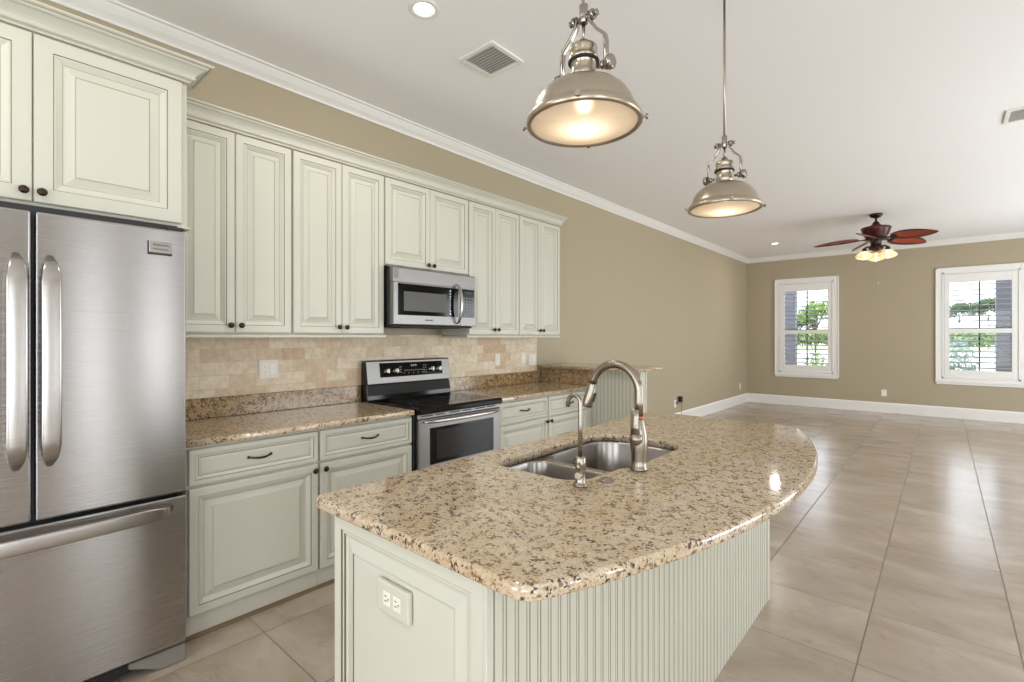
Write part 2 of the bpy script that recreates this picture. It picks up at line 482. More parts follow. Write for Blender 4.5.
def text_bm(s, size, o, u, v, depth=.0006):
    cu = bpy.data.curves.new('t', 'FONT'); cu.body = s; cu.size = size; cu.align_x = 'CENTER'; cu.align_y = 'CENTER'; cu.extrude = depth; cu.resolution_u = 2
    ob = bpy.data.objects.new('t', cu)
    me = bpy.data.meshes.new_from_object(ob)
    bpy.data.objects.remove(ob); bpy.data.curves.remove(cu)
    t = bmesh.new(); t.from_mesh(me); bpy.data.meshes.remove(me)
    u, v = Vector(u), Vector(v); w = u.cross(v)
    m = Matrix((u, v, w)).transposed().to_4x4(); m.translation = Vector(o)
    b = nb(); join(b, t, m); return b

# ------------------------------------------------------------------ room shell
def wall_with_holes(axis, pos, thick, a0, a1, holes, z1=CH):
    """axis 'X': plane x=pos spanning y; axis 'Y': plane y=pos spanning x. holes=[(a,b,z0,z1)]"""
    bm = nb(); hs = sorted(holes); cur = a0
    def b(aa, bb, z0, zz):
        if bb - aa < 1e-4 or zz - z0 < 1e-4: return
        if axis == 'X': add_box(bm, pos, pos + thick, aa, bb, z0, zz)
        else: add_box(bm, aa, bb, pos, pos + thick, z0, zz)
    for (a, bb, z0, zz) in hs:
        b(cur, a, 0, z1); b(a, bb, 0, z0); b(a, bb, zz, z1); cur = bb
    b(cur, a1, 0, z1)
    return bm
struct('floor', box(XB - .2, XF + .2, YR - .2, .2, -.15, 0), M['floor'])
struct('ceiling', box(XB - .2, XF + .2, YR - .2, .2, CH, CH + .15), M['ceil'])
struct('wall_left', box(XB - .2, XF + .2, 0, .2, 0, CH), M['wall'])
WZ0, WZ1 = .66, 2.49
struct('wall_far', wall_with_holes('X', XF, .2, YR - .2, 0, [(a + .09, b - .09, WZ0, WZ1) for a, b in WIN]), M['wall'])
struct('wall_right', wall_with_holes('Y', YR, -.2, XB, XF, [(a, b, .05, 2.45) for a, b in RIGHT_OPEN]), M['wall'])
struct('wall_back', wall_with_holes('X', XB, -.2, YR, 0, [(a, b, .3, 2.4) for a, b in BACK_OPEN]), M['wall'])
# crown moulding of the room
crown = [(0, CH - .085), (.008, CH - .085), (.012, CH - .075), (.020, CH - .066), (.040, CH - .048), (.058, CH - .026), (.066, CH - .014), (.080, CH - .010), (.080, CH), (0, CH)]
bm = sweep(nb(), [(XB, 0), (XF, 0)], crown, side=-1); struct('trim_1', bm, M['trim'])
bm = sweep(nb(), [(XF, 0), (XF, YR)], crown, side=-1); struct('trim_2', bm, M['trim'])
base_p = [(0, 0), (.016, 0), (.016, .155), (.012, .168), (.006, .180), (0, .183)]
struct('baseboard_left', sweep(nb(), [(4.26, 0), (XF, 0)], base_p, side=-1), M['trim'])
struct('baseboard_far', sweep(nb(), [(XF, 0), (XF, YR)], base_p, side=-1), M['trim'])
bm = nb(); cur = XB
for a, b in RIGHT_OPEN + [(XF, XF)]:
    if a - cur > .05: sweep(bm, [(cur, YR), (a, YR)], base_p, side=1)
    cur = b
struct('baseboard_right', bm, M['trim'])

def window(n, y0, y1):
    w = thing('window_%d' % n, (XF, (y0 + y1) / 2, .576), None, None); w['kind'] = 'structure'
    x = XF
    # casing (flat outer band) with bead
    bm = nb(); c = .085
    zt, zb = 2.57, .625
    add_box(bm, x - .022, x - .001, y0, y0 + c, zb, zt, .003); add_box(bm, x - .022, x - .001, y1 - c, y1, zb, zt, .003)
    add_box(bm, x - .022, x - .001, y0 + c, y1 - c, zt - c, zt, .003); add_box(bm, x - .022, x - .001, y0 + c, y1 - c, zb, zb + .05, .003)
    add_box(bm, x - .034, x - .022, y0, y0 + .018, zb, zt, .003); add_box(bm, x - .034, x - .022, y1 - .018, y1, zb, zt, .003)
    add_box(bm, x - .034, x - .022, y0, y1, zt - .018, zt, .003)
    part('casing', bm, M['trim'], w)
    bm = nb(); add_box(bm, x - .045, x - .001, y0 - .005, y1 + .005, .61, .625, .003); add_box(bm, x - .024, x - .001, y0 + .012, y1 - .012, .572, .61, .003)
    part('window_sill', bm, M['trim'], w)
    # shutter frame + panel
    bm = nb(); f0, f1, g0, g1 = y0 + c, y1 - c, .675, 2.485
    for a, b, cc, d in ((f0, f0 + .028, g0, g1), (f1 - .028, f1, g0, g1), (f0, f1, g0, g0 + .028), (f0, f1, g1 - .028, g1)):
        add_box(bm, x - .03, x + .05, a, b, cc, d, .003)
    part('shutter_frame', bm, M['trim'], w)
    bm = nb(); p0, p1, q0, q1 = f0 + .031, f1 - .031, g0 + .031, g1 - .031
    s0, s1 = p0 + .068, p1 - .068
    add_box(bm, x - .018, x + .012, p0, s0, q0, q1, .003); add_box(bm, x - .018, x + .012, s1, p1, q0, q1, .003)
    zl, zm0, zm1, zu = .822, 1.450, 1.525, 2.308
    add_box(bm, x - .018, x + .012, s0, s1, q0, zl, .003); add_box(bm, x - .018, x + .012, s0, s1, zu, q1, .003)
    add_box(bm, x - .018, x + .012, s0, s1, zm0, zm1, .003)
    sh = part('shutter_panel', bm, M['trim'], w)
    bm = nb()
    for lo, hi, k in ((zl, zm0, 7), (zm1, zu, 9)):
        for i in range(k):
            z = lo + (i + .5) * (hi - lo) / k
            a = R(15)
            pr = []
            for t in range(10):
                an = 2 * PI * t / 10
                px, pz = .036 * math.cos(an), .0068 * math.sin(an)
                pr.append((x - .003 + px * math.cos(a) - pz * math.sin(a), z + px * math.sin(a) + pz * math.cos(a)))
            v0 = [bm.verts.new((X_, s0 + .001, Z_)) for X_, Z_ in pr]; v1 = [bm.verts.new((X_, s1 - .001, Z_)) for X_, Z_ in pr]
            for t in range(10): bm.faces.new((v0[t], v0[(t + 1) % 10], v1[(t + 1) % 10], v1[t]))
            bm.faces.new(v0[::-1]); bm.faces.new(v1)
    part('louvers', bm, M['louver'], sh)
    # sash outside
    bm = nb(); xs = x + .13
    a0, a1, b0, b1 = y0 + .092, y1 - .092, .665, 2.485
    for a, b, cc, d in ((a0, a0 + .04, b0, b1), (a1 - .04, a1, b0, b1), (a0, a1, b0, b0 + .04), (a0, a1, b1 - .04, b1), (a0, a1, 1.49, 1.54)):
        add_box(bm, xs - .02, xs + .02, a, b, cc, d, .002)
    ym = (y0 + y1) / 2
    add_box(bm, xs - .01, xs + .01, ym - .011, ym + .011, b0, b1)
    sa = part('sash', bm, M['muntin'], w)
    part('glass', box(xs - .002, xs + .002, a0 + .04, a1 - .04, b0 + .04, b1 - .04), M['glass'], sa)
for i, (a, b) in enumerate(WIN): window(i + 1, a, b)
# frames in the assumed openings added to the unseen walls for fill light
k = 3
for a, b in RIGHT_OPEN:
    bm = nb()
    for p, q in ((a, a + .06), (b - .06, b)): add_box(bm, p, q, YR - .08, YR + .02, .05, 2.45, .003)
    if b - a > 1.2: add_box(bm, (a + b) / 2 - .05, (a + b) / 2 + .05, YR - .07, YR - .0, .05, 2.45, .003)
    add_box(bm, a, b, YR - .08, YR + .02, 2.39, 2.45, .003); add_box(bm, a, b, YR - .08, YR + .02, .05, .09, .003)
    struct('window_%d' % k, bm, M['trim']); k += 1
for a, b in BACK_OPEN:
    bm = nb()
    for p, q in ((a, a + .06), (b - .06, b), ((a + b) / 2 - .03, (a + b) / 2 + .03)): add_box(bm, XB - .08, XB + .02, p, q, .3, 2.4, .003)
    add_box(bm, XB - .08, XB + .02, a, b, 2.34, 2.4, .003); add_box(bm, XB - .08, XB + .02, a, b, .3, .36, .003)
    struct('window_%d' % k, bm, M['trim']); k += 1

# ------------------------------------------------------------------ cabinets
CAB = [M['cab'], M['glaze'], M['glaze_dark']]
def door_prof(t=.022, stile=.052, k=1.0):
    s = stile
    return [(.0, t - .004, 0), (.0035, t, 0), (s, t, 2), (s + .0022, t - .0030, 0), (s + .007, t - .0030, 0), (s + .007 + .021 * k, t - .0150, 1), (s + .0095 + .021 * k, t - .0160, 0),
            (s + .014 + .021 * k, t - .0160, 0), (s + .014 + .052 * k, t - .0065, 1), (s + .0155 + .052 * k, t - .0085, 0), (s + .018 + .052 * k, t - .0055, 0)]
def drawer_prof(t=.022):
    return [(.0, t - .004, 0), (.0035, t, 0), (.024, t, 2), (.0258, t - .003, 0), (.029, t - .003, 0), (.040, t - .010, 2), (.042, t - .011, 0), (.044, t - .011, 0), (.052, t - .0075, 0)]
def knob(p, d, parent):
    bm = nb(); p = Vector(p)
    add_lathe(bm, [(.0045, 0), (.0045, .010), (.006, .013), (.0135, .017), (.0155, .021), (.013, .026), (.006, .029), (.001, .0295)], 16, frame_at(p, Vector(d)))
    return part('knob', bm, M['bronze'], parent)
def pull(p, parent, half=.052):
    x, y, z = p
    bm = nb(); pts = []; rr = []
    for i in range(13):
        t = i / 12 * 2 - 1
        pts.append((x + t * half, y - .004 - .024 * math.sin(PI * i / 12) ** .6, z - .006 * math.cos(t * PI * .5) + .003)); rr.append(.0042 + .0018 * (1 - abs(t)))
    add_tube(bm, pts, rr, 8)
    for sgn in (-1, 1): add_sphere(bm, (x + sgn * half, y - .005, z + .003), .0072, seg=10)
    return part('handle', bm, M['bronze'], parent)
YW = (0, -1, 0)
def front(parent, name, x0, x1, z0, z1, y, prof):
    bm = nb(); add_panel(bm, (x0, y + .0205, z0), (1, 0, 0), (0, 0, 1), YW, x1 - x0, z1 - z0, prof)
    return part(name, bm, CAB, parent)
def upper(x0, x1, z0, z1, depth, label, split=None, kz=.045, group='cream wall cabinets along the kitchen wall', name='wall_cabinet'):
    """carcass front at -depth, doors 20 mm thicker"""
    t = thing(name, ((x0 + x1) / 2, 0, z0), label, 'cabinet', group)
    part('body', box(x0 + .0008, x1 - .0008, -depth, -.002, z0, z1, .001), CAB, t)
    xm = (x0 + x1) / 2 if split is None else split
    y = -depth - .0205
    for k, (a, b) in enumerate(((x0 + .006, xm - .0018), (xm + .0018, x1 - .006))):
        d = front(t, 'door', a, b, z0 + .006, z1 - .006, y, door_prof(stile=.040, k=.74))
        kx = b - .024 if k == 0 else a + .024
        knob((kx, y, z0 + kz), YW, d)
    return t
ZT = 2.4715
upper(.702, 1.301, 1.395, ZT, .31, 'tall cream wall cabinet nearest the refrigerator, two narrow raised-panel doors', split=.9945)
upper(1.301, 1.928, 1.395, ZT, .31, 'tall cream wall cabinet directly left of the microwave')
upper(1.928, 2.712, 1.868, ZT, .31, 'short cream wall cabinet mounted above the microwave', kz=.035)
upper(2.712, 3.333, 1.395, ZT, .31, 'tall cream wall cabinet directly right of the microwave')
upper(3.333, 3.955, 1.395, ZT, .31, 'tall cream wall cabinet at the right end of the upper row')
# deep cabinet over the refrigerator: three parts, left door cut by the picture edge
t = thing('wall_cabinet', (.2, 0, 1.874), 'deep cream cabinet above the refrigerator with large raised-panel doors', 'cabinet', 'cream wall cabinets along the kitchen wall')
part('body', box(-.292, .70, -.59, -.002, 1.874, 2.522, .001), CAB, t)
for k, (a, b) in enumerate(((-.278, .1955), (.199, .6765))):
    d = front(t, 'door', a, b, 1.884, 2.516, -.6105, door_prof(stile=.054, k=.95))
    knob((b - .024 if k == 0 else a + .022, -.6105, 1.921), YW, d)
bm = sweep(nb(), [(-.29, -.59), (.70, -.59), (.70, -.004)], [(0, 1.863), (.010, 1.863), (.014, 1.866), (.014, 1.870), (.009, 1.8735), (0, 1.8735)], side=-1)
solid('light_rail', bm, M['cab'], (.2, -.3, 1.863), 'thin cream bottom moulding under the deep refrigerator cabinet', 'moulding', 'cream cabinet rails')

def cab_crown(path, z0, out, h, label):
    def p(a, b, m_=0): return (a * out, z0 + b * h, m_)
    prof = [(-.012, z0), (.004, z0), p(.07, .06), p(.12, .10, 1), p(.12, .13), p(.24, .16), p(.27, .20), p(.27, .25, 1), p(.24, .28), p(.26, .36), p(.36, .50), p(.52, .63), p(.66, .71, 1), p(.67, .75), p(.74, .77), p(.78, .82), p(.80, .86, 1), p(.88, .87), p(.96, .90), p(1, .93), p(1, 1), (-.012, z0 + h)]
    bm = sweep(nb(), path, prof, side=-1)
    return solid('crown_moulding', bm, CAB, (path[1][0], -.2, z0), label, 'moulding', 'cream cabinet crown mouldings')
o1 = cab_crown([(.703, -.3315), (3.957, -.3315), (3.957, -.014)], 2.472, .056, .085, 'cream stepped crown moulding along the top of the long upper cabinet row')
o2 = cab_crown([(-.30, -.612), (.702, -.612), (.702, -.41)], 2.5225, .080, .078, 'large cream crown moulding topping the refrigerator cabinet')
rp = [(0, 1.374), (.010, 1.374), (.013, 1.378), (.013, 1.388), (.008, 1.3935), (0, 1.3935), (-.014, 1.3935), (-.014, 1.374)]
solid('light_rail', sweep(nb(), [(.702, -.3105), (1.927, -.3105), (1.927, -.014)], rp, side=-1), M['cab'], (1.3, -.3, 1.374), 'cream bottom rail under the two cabinets left of the microwave', 'moulding', 'cream cabinet rails')
solid('light_rail', sweep(nb(), [(2.713, -.014), (2.713, -.3105), (3.955, -.3105), (3.955, -.014)], rp, side=-1), M['cab'], (3.3, -.3, 1.374), 'cream bottom rail under the two cabinets right of the microwave', 'moulding', 'cream cabinet rails')

def base(x0, x1, knob_side, label):
    t = thing('base_cabinet', ((x0 + x1) / 2, 0, 0), label, 'cabinet', 'cream base cabinets under the counters')
    part('body', box(x0 + .0008, x1 - .0008, -.61, -.002, .105, .8835, .001), CAB, t)
    part('toe_board', box(x0 + .0008, x1 - .0008, -.598, -.56, .02, .1045), CAB, t)
    y = -.6305
    d = front(t, 'drawer_front', x0 + .007, x1 - .007, .704, .868, y, drawer_prof())
    pull(((x0 + x1) / 2, y, .789), d)
    d = front(t, 'door', x0 + .007, x1 - .007, .119, .690, y, door_prof(stile=.038, k=.85))
    knob((x1 - .03 if knob_side > 0 else x0 + .03, y, .660), YW, d)
    return t
base(.690, 1.310, 1, 'cream base cabinet with one drawer and door beside the refrigerator')
base(1.310, 1.934, -1, 'cream base cabinet with one drawer and door directly left of the range')
base(2.736, 3.362, 1, 'cream base cabinet with one drawer and door directly right of the range')
base(3.362, 4.000, -1, 'cream base cabinet with one drawer and door next to the half wall')
solid('filler_strip', box(4.002, 4.076, -.618, -.3, .02, .8835, .001), CAB, (4.04, -.6, .02), 'narrow cream filler strip between the last base cabinet and the half wall', 'filler')
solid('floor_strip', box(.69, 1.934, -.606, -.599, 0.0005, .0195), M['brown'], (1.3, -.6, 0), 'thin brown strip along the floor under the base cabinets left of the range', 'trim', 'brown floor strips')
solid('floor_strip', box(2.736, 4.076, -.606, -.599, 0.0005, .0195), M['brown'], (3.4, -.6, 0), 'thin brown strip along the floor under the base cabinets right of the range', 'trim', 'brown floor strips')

# ------------------------------------------------------------------ slabs
def offset_loop(loop, d):
    """move a CCW closed loop outward by d"""
    n = len(loop); out = []
    for i in range(n):
        a, b, c = Vector(loop[i - 1]), Vector(loop[i]), Vector(loop[(i + 1) % n])
        e1 = (b - a).normalized(); e2 = (c - b).normalized()
        n1 = Vector((e1.y, -e1.x)); n2 = Vector((e2.y, -e2.x))
        m = (n1 + n2) / max(.3, 1 + n1.dot(n2)); out.append((b.x + m.x * d, b.y + m.y * d))
    return out
def round_poly(pts, seg=6):
    """pts: (x, y, r) CCW"""
    out = []; n = len(pts)
    for i in range(n):
        a, b, c = Vector(pts[i - 1][:2]), Vector(pts[i][:2]), Vector(pts[(i + 1) % n][:2]); r_ = pts[i][2]
        if r_ <= 0: out.append((b.x, b.y)); continue
        u = (a - b).normalized(); v = (c - b).normalized(); ang = u.angle(v); d = r_ / math.tan(ang / 2)
        p0, p1 = b + u * d, b + v * d; cen = b + (u + v).normalized() * (r_ / math.sin(ang / 2))
        a0 = math.atan2(p0.y - cen.y, p0.x - cen.x); a1 = math.atan2(p1.y - cen.y, p1.x - cen.x); da = (a1 - a0 + PI) % (2 * PI) - PI
        for k in range(seg + 1):
            t = a0 + da * k / seg; out.append((cen.x + r_ * math.cos(t), cen.y + r_ * math.sin(t)))
    return out
def slab(outer, z0, z1, holes=(), r=.009):
    bm = nb()
    q = .0035
    prof = [(-q, z0), (-q * .3, z0 + q * .3), (0, z0 + q), (0, z1 - r), (-r * .3, z1 - r * .3), (-r, z1)]
    rings = []
    for d, z in prof: rings.append([bm.verts.new((x, y, z)) for x, y in offset_loop(outer, d)])
    n = len(outer)
    for i in range(len(rings) - 1):
        for j in range(n):
            f = bm.faces.new((rings[i][j], rings[i][(j + 1) % n], rings[i + 1][(j + 1) % n], rings[i + 1][j])); f.smooth = True
    hb, ht = [], []
    for h in holes:
        t_ = [bm.verts.new((x, y, z1)) for x, y in offset_loop(h, .002)]; m_ = [bm.verts.new((x, y, z1 - .002)) for x, y in h]; b_ = [bm.verts.new((x, y, z0)) for x, y in h]
        k = len(h)
        for A, B in ((t_, m_), (m_, b_)):
            for j in range(k):
                f = bm.faces.new((A[j], A[(j + 1) % k], B[(j + 1) % k], B[j])); f.smooth = True
        ht.append(t_); hb.append(b_)
    for ring, hs in ((rings[-1], ht), (rings[0], hb)):
        es = []
        for L_ in [ring] + hs:
            for j in range(len(L_)):
                e = bm.edges.get((L_[j], L_[(j + 1) % len(L_)])); es.append(e)
        bmesh.ops.triangle_fill(bm, edges=es, use_beauty=True)
    return bm
G = M['granite']
bm = slab(round_poly([(.686, -.004, 0), (.686, -.655, 0), (1.936, -.655, .012), (1.936, -.004, 0)]), .8845, .9145)
solid('countertop', bm, G, (1.3, -.33, .8845), 'speckled golden granite countertop between the refrigerator and the range', 'countertop', 'granite counters on the kitchen wall')
bm = slab(round_poly([(2.734, -.004, 0), (2.734, -.655, .012), (4.076, -.655, 0), (4.076, -.004, 0)]), .8845, .9145)
solid('countertop', bm, G, (3.4, -.33, .8845), 'speckled golden granite countertop between the range and the half wall', 'countertop', 'granite counters on the kitchen wall')
solid('granite_backsplash', box(.686, 1.928, -.024, -.004, .9155, 1.03, .002), M['granite_shaded'], (1.3, -.01, .9155), 'low granite backsplash strip left of the range', 'backsplash', 'granite backsplash strips')
solid('granite_backsplash', box(2.734, 4.054, -.024, -.004, .9155, 1.03, .002), M['granite_shaded'], (3.4, -.01, .9155), 'low granite backsplash strip right of the range', 'backsplash', 'granite backsplash strips')
solid('granite_backsplash', box(4.056, 4.0765, -.652, -.004, .9155, 1.062, .002), M['granite_shaded'], (4.066, -.3, .9155), 'granite splash strip on the side of the half wall under the raised bar', 'backsplash', 'granite backsplash strips')
solid('tile_backsplash', box(.70, 3.985, -.013, -.0005, 1.031, 1.3935), M['travertine'], (2.3, 0, 1.03), 'tumbled travertine brick tile backsplash below the upper cabinets', 'tile backsplash')

# half wall with beadboard and raised bar top
def beadboard(bm, p, u, w, width, z0, z1, pitch=.0389, start=.0, mi=0):
    """strip of beadboard: p start point, u along, w outward"""
    p, u, w = Vector(p), Vector(u), Vector(w)
    xs = [(0, 0)]
    s = start
    while s < width - .012:
        xs += [(s, 0), (s + .0008, -.0030), (s + .0028, -.0030), (s + .0045, -.0008), (s + .0075, 0), (s + .0105, -.0008), (s + .0120, -.0026), (s + .0132, -.0026), (s + .0145, 0)]
        s += pitch
    xs.append((width, 0))
    xs = [q for q in xs if q[0] <= width]
    lo = [bm.verts.new(p + u * a + w * h + Vector((0, 0, z0))) for a, h in xs]; hi = [bm.verts.new(p + u * a + w * h + Vector((0, 0, z1))) for a, h in xs]
    for i in range(len(xs) - 1):
        f = bm.faces.new((lo[i], lo[i + 1], hi[i + 1], hi[i])); 
        f.material_index = 1 if min(xs[i][1], xs[i + 1][1]) < -.0024 else 0
t = thing('half_wall', (4.14, -.56, 0), 'cream half wall with beadboard side at the end of the counter', 'half wall')
part('core', box(4.085, 4.195, -1.115, -.002, .0, 1.0635), CAB, t)
bm = nb(); beadboard(bm, (4.0795, -1.119, 0), (0, 1, 0), (-1, 0, 0), .46, .0005, 1.063, start=.01)
part('beadboard', bm, CAB, t)
bm = nb(); add_box(bm, 4.074, 4.098, -1.128, -1.106, .0005, 1.063, .002); add_box(bm, 4.182, 4.204, -1.128, -1.106, .0005, 1.063, .002); add_box(bm, 4.098, 4.182, -1.121, -1.1155, .0005, 1.063)
part('corner_trim', bm, CAB, t)
bm = slab(round_poly([(3.985, -.004, 0), (3.985, -1.155, .02), (4.545, -1.155, .04), (4.545, -.004, 0)]), 1.065, 1.095)
solid('bar_top', bm, G, (4.2, -.5, 1.065), 'raised granite bar top on the half wall', 'bar top')

# ------------------------------------------------------------------ switch plates and outlets
def plate(name, c, u, w, wd, ht, kinds, label, m=None, cat='outlet', group=None):
    """c centre on the wall, u horizontal axis, w outward; kinds list of 'rocker'/'duplex'"""
    c, u, w = Vector(c), Vector(u), Vector(w); v = Vector((0, 0, 1)); m = m or M['plate']
    t = thing(name, c, label, cat, group)
    def lb(a0, a1, b0, b1, h0, h1, r_=.001):
        q = bmesh.new(); add_box(q, a0, a1, b0, b1, h0, h1, r_)
        mt = Matrix((u, v, w)).transposed().to_4x4(); mt.translation = c
        o = nb(); join(o, q, mt); return o
    part('plate', lb(-wd / 2, wd / 2, -ht / 2, ht / 2, .0005, .006, .002), m, t)
    n = len(kinds)
    for i, k_ in enumerate(kinds):
        x = (i - (n - 1) / 2) * .046
        if k_ == 'rocker':
            part('rocker_switch', lb(x - .0165, x + .0165, -.033, .033, .0062, .0085, .001), M['whitep'], t)
        else:
            for s in (-1, 1):
                f = part('receptacle', lb(x - .0165, x + .0165, s * .0195 - .014, s * .0195 + .014, .0062, .0078, .003), M['whitep'], t)
                q = nb()
                for dx, hh in ((-.006, .009), (.006, .007)):
                    join(q, lb(x + dx - .001, x + dx + .001, s * .0195 - hh / 2 + .003, s * .0195 + hh / 2 + .003, .0079, .0082, 0))
                join(q, lb(x - .002, x + .002, s * .0195 - .009, s * .0195 - .005, .0079, .0082, 0))
                part('slots', q, M['slot'], f)
    return t
U, WN = (1, 0, 0), (0, -1, 0)
plate('light_switch', (1.297, -.013, 1.178), U, WN, .117, .116, ['duplex', 'rocker'], 'double almond outlet and switch plate on the tile left of the range', cat='switch')
plate('outlet', (3.387, -.013, 1.168), U, WN, .072, .116, ['duplex'], 'single outlet plate on the tile right of the range')
plate('light_switch', (3.762, -.013, 1.168), U, WN, .072, .116, ['rocker'], 'single switch plate near the right end of the tile', cat='switch')
plate('outlet', (3.905, -.013, 1.150), U, WN, .117, .116, ['duplex', 'rocker'], 'double outlet plate at the tile end above the half wall')
plate('outlet', (7.50, 0, .335), U, WN, .075, .118, ['duplex'], 'white outlet with a plugged-in adapter low on the left wall', M['whitep'])
plate('outlet', (10.79, 0, .36), U, WN, .075, .118, ['duplex'], 'white outlet low on the left wall close to the far corner', M['whitep'])
plate('outlet', (XF, -2.357, .36), (0, -1, 0), (-1, 0, 0), .075, .118, ['duplex'], 'white outlet low on the far wall between the windows', M['whitep'])
t = thing('power_adapter', (7.56, -.012, .335), 'black power adapter with dangling grey cable at the left wall outlet', 'adapter')
part('plug', box(7.515, 7.545, -.045, -.0085, .33, .36, .004), M['greyp'], t)
bm = nb(); add_tube(bm, [(7.53, -.045, .345), (7.56, -.07, .33), (7.60, -.06, .31), (7.63, -.05, .33), (7.64, -.045, .37)], .005, 6)
add_tube(bm, [(7.64, -.045, .42), (7.65, -.05, .34), (7.64, -.045, .2), (7.64, -.04, .08), (7.66, -.05, .006)], .004, 6)
part('cable', bm, M['greyp'], t)
part('adapter_body', box(7.60, 7.67, -.06, -.012, .35, .44, .008, 2), M['blackm'], t)

# ------------------------------------------------------------------ refrigerator
FX0, FX1, FY = -.272, .655, -.75
t = thing('refrigerator', (.19, -.4, 0), 'stainless steel french-door refrigerator with a bottom freezer drawer', 'refrigerator')
part('cabinet_body', box(FX0 + .006, FX1 - .008, -.685, -.03, .03, 1.80, .004), M['greyp'], t)
def fdoor(x0, x1, z0, z1, parent, name):
    bm = nb(); add_box(bm, x0, x1, FY, FY + .058, z0, z1, .007, 3)
    for f in bm.faces: f.smooth = False
    return part(name, bm, M['steel'], parent)
dl = fdoor(FX0, .181, .722, 1.823, t, 'door'); dr = fdoor(.194, FX1, .722, 1.823, t, 'door')
dz = fdoor(FX0, FX1, .083, .706, t, 'freezer_drawer')
bm = nb(); add_box(bm, FX0 + .01, FX1 - .01, -.69, -.6855, .06, 1.815); add_box(bm, .1825, .1925, -.72, -.69, .722, 1.815); add_box(bm, FX0 + .01, FX1 - .02, -.70, -.665, 1.815, 1.852)  # the last bar paints the shaded gap over the doors black
part('gasket_and_gap_shade', bm, M['rubber'], t)
for x in (-.235, .62): part('hinge_cover', box(x - .03, x + .05 if x < 0 else x + .03, -.735, -.60, 1.8245, 1.8415, .004), M['rubber'], t)
def vhandle(x, parent):
    bm = nb(); pts = []; n = 25; z0, z1 = .915, 1.668
    for i in range(n):
        s = i / (n - 1); e = min(s, 1 - s)
        k_ = 1 - max(0, 1 - e / .10) ** 2.2
        pts.append((x, FY - .008 - .052 * k_ - .010 * math.sin(PI * s), z0 + (z1 - z0) * s))
    add_tube(bm, pts, [.30 + .70 * min(1, (min(i, n - 1 - i) / 2.5)) ** .6 for i in range(n)], 16, flat=(.010, .0265), ref=(0, -1, 0))
    part('handle', bm, M['steel_handle'], parent)
vhandle(.143, dl); vhandle(.229, dr)
bm = nb(); pts = []; n = 25
for i in range(n):
    s = i / (n - 1); e = min(s, 1 - s); k_ = 1 - max(0, 1 - e / .07) ** 2.2
    pts.append((-.215 + .82 * s, FY - .008 - .050 * k_ - .018 * math.sin(PI * s), .668))
add_tube(bm, pts, [.30 + .70 * min(1, (min(i, n - 1 - i) / 2.5)) ** .6 for i in range(n)], 16, flat=(.010, .027), ref=(0, -1, 0))
part('handle', bm, M['steel_handle'], dz)
bm = box(.5245, .6035, FY - .003, FY - .0002, 1.722, 1.768, .001)
bd = part('badge', bm, M['steel_handle'], dr, 'small raised name badge')
bm = nb(); add_box(bm, .5205, .6035, FY - .0022, FY - .0001, 1.7135, 1.7215); add_box(bm, .5195, .5245, FY - .0022, FY - .0001, 1.7135, 1.768)
part('badge_edge', bm, M['rubber'], dr)
bm = text_bm('FRIGIDAIRE', .0105, (.564, FY - .0036, 1.754), (1, 0, 0), (0, 0, 1)); part('lettering', bm, M['slot'], bd)
bm = text_bm('PROFESSIONAL', .0078, (.564, FY - .0036, 1.737), (1, 0, 0), (0, 0, 1)); part('lettering', bm, M['slot'], bd)
# grille and feet
bm = nb(); add_box(bm, FX0 + .10, FX1 - .10, -.722, -.66, .03, .0735, .006)
for i in range(4): add_box(bm, FX0 + .11, FX1 - .11, -.7245, -.7215, .037 + i * .009, .0405 + i * .009)
part('kick_grille', bm, M['rubber'], t)
def foot_cover(x0, x1, flip):
    bm = nb(); pr = [(0, .003), (.085, .003), (.085, .074), (-.11, .074), (-.11, .055), (-.05, .028), (-.02, .010)]
    a = [bm.verts.new(((x1 - .085 + p) if not flip else (x0 + .085 - p), -.742, z)) for p, z in pr]
    b = [bm.verts.new(((x1 - .085 + p) if not flip else (x0 + .085 - p), -.66, z)) for p, z in pr]
    m_ = len(pr)
    for i in range(m_): bm.faces.new((a[i], a[(i + 1) % m_], b[(i + 1) % m_], b[i]))
    bm.faces.new(a[::-1]); bm.faces.new(b)
    bmesh.ops.recalc_face_normals(bm, faces=bm.faces)
    bmesh.ops.bevel(bm, geom=list(bm.edges), offset=.003, segments=2, affect='EDGES')
    part('foot', bm, M['greyp'], t)
foot_cover(FX0, FX1, False); foot_cover(FX0, FX1, True)

# ------------------------------------------------------------------ microwave
def prism_x(bm, pr, x0, x1, mi=0):
    a = [bm.verts.new((x0, y, z)) for y, z in pr]; b = [bm.verts.new((x1, y, z)) for y, z in pr]; k = len(pr)
    for i in range(k): bm.faces.new((a[i], a[(i + 1) % k], b[(i + 1) % k], b[i])).material_index = mi
    bm.faces.new(a[::-1]).material_index = mi; bm.faces.new(b).material_index = mi
t = thing('microwave', (2.31, -.2, 1.455), 'stainless over-the-range microwave with black glass window', 'microwave')
part('casing', box(1.932, 2.690, -.385, -.016, 1.458, 1.846, .002), M['blackm'], t)
Y0 = -.42
bm = nb(); prism_x(bm, [(Y0, 1.752), (Y0, 1.843), (Y0 + .006, 1.850), (-.335, 1.866), (-.335, 1.8615), (-.387, 1.848), (-.387, 1.752)], 1.931, 2.692)
part('vent_band', bm, M['ovensteel'], t)
bm = nb(); add_box(bm, 1.938, 1.975, Y0 - .001, Y0 + .002, 1.775, 1.840, .001); add_box(bm, 1.938, 1.975, Y0 - .003, Y0 - .001, 1.775, 1.778)
part('vent_cap', bm, M['greyp'], t)
dr_ = part('door', box(1.931, 2.533, Y0 - .004, -.387, 1.462, 1.7515, .006, 2), M['ovensteel'], t)
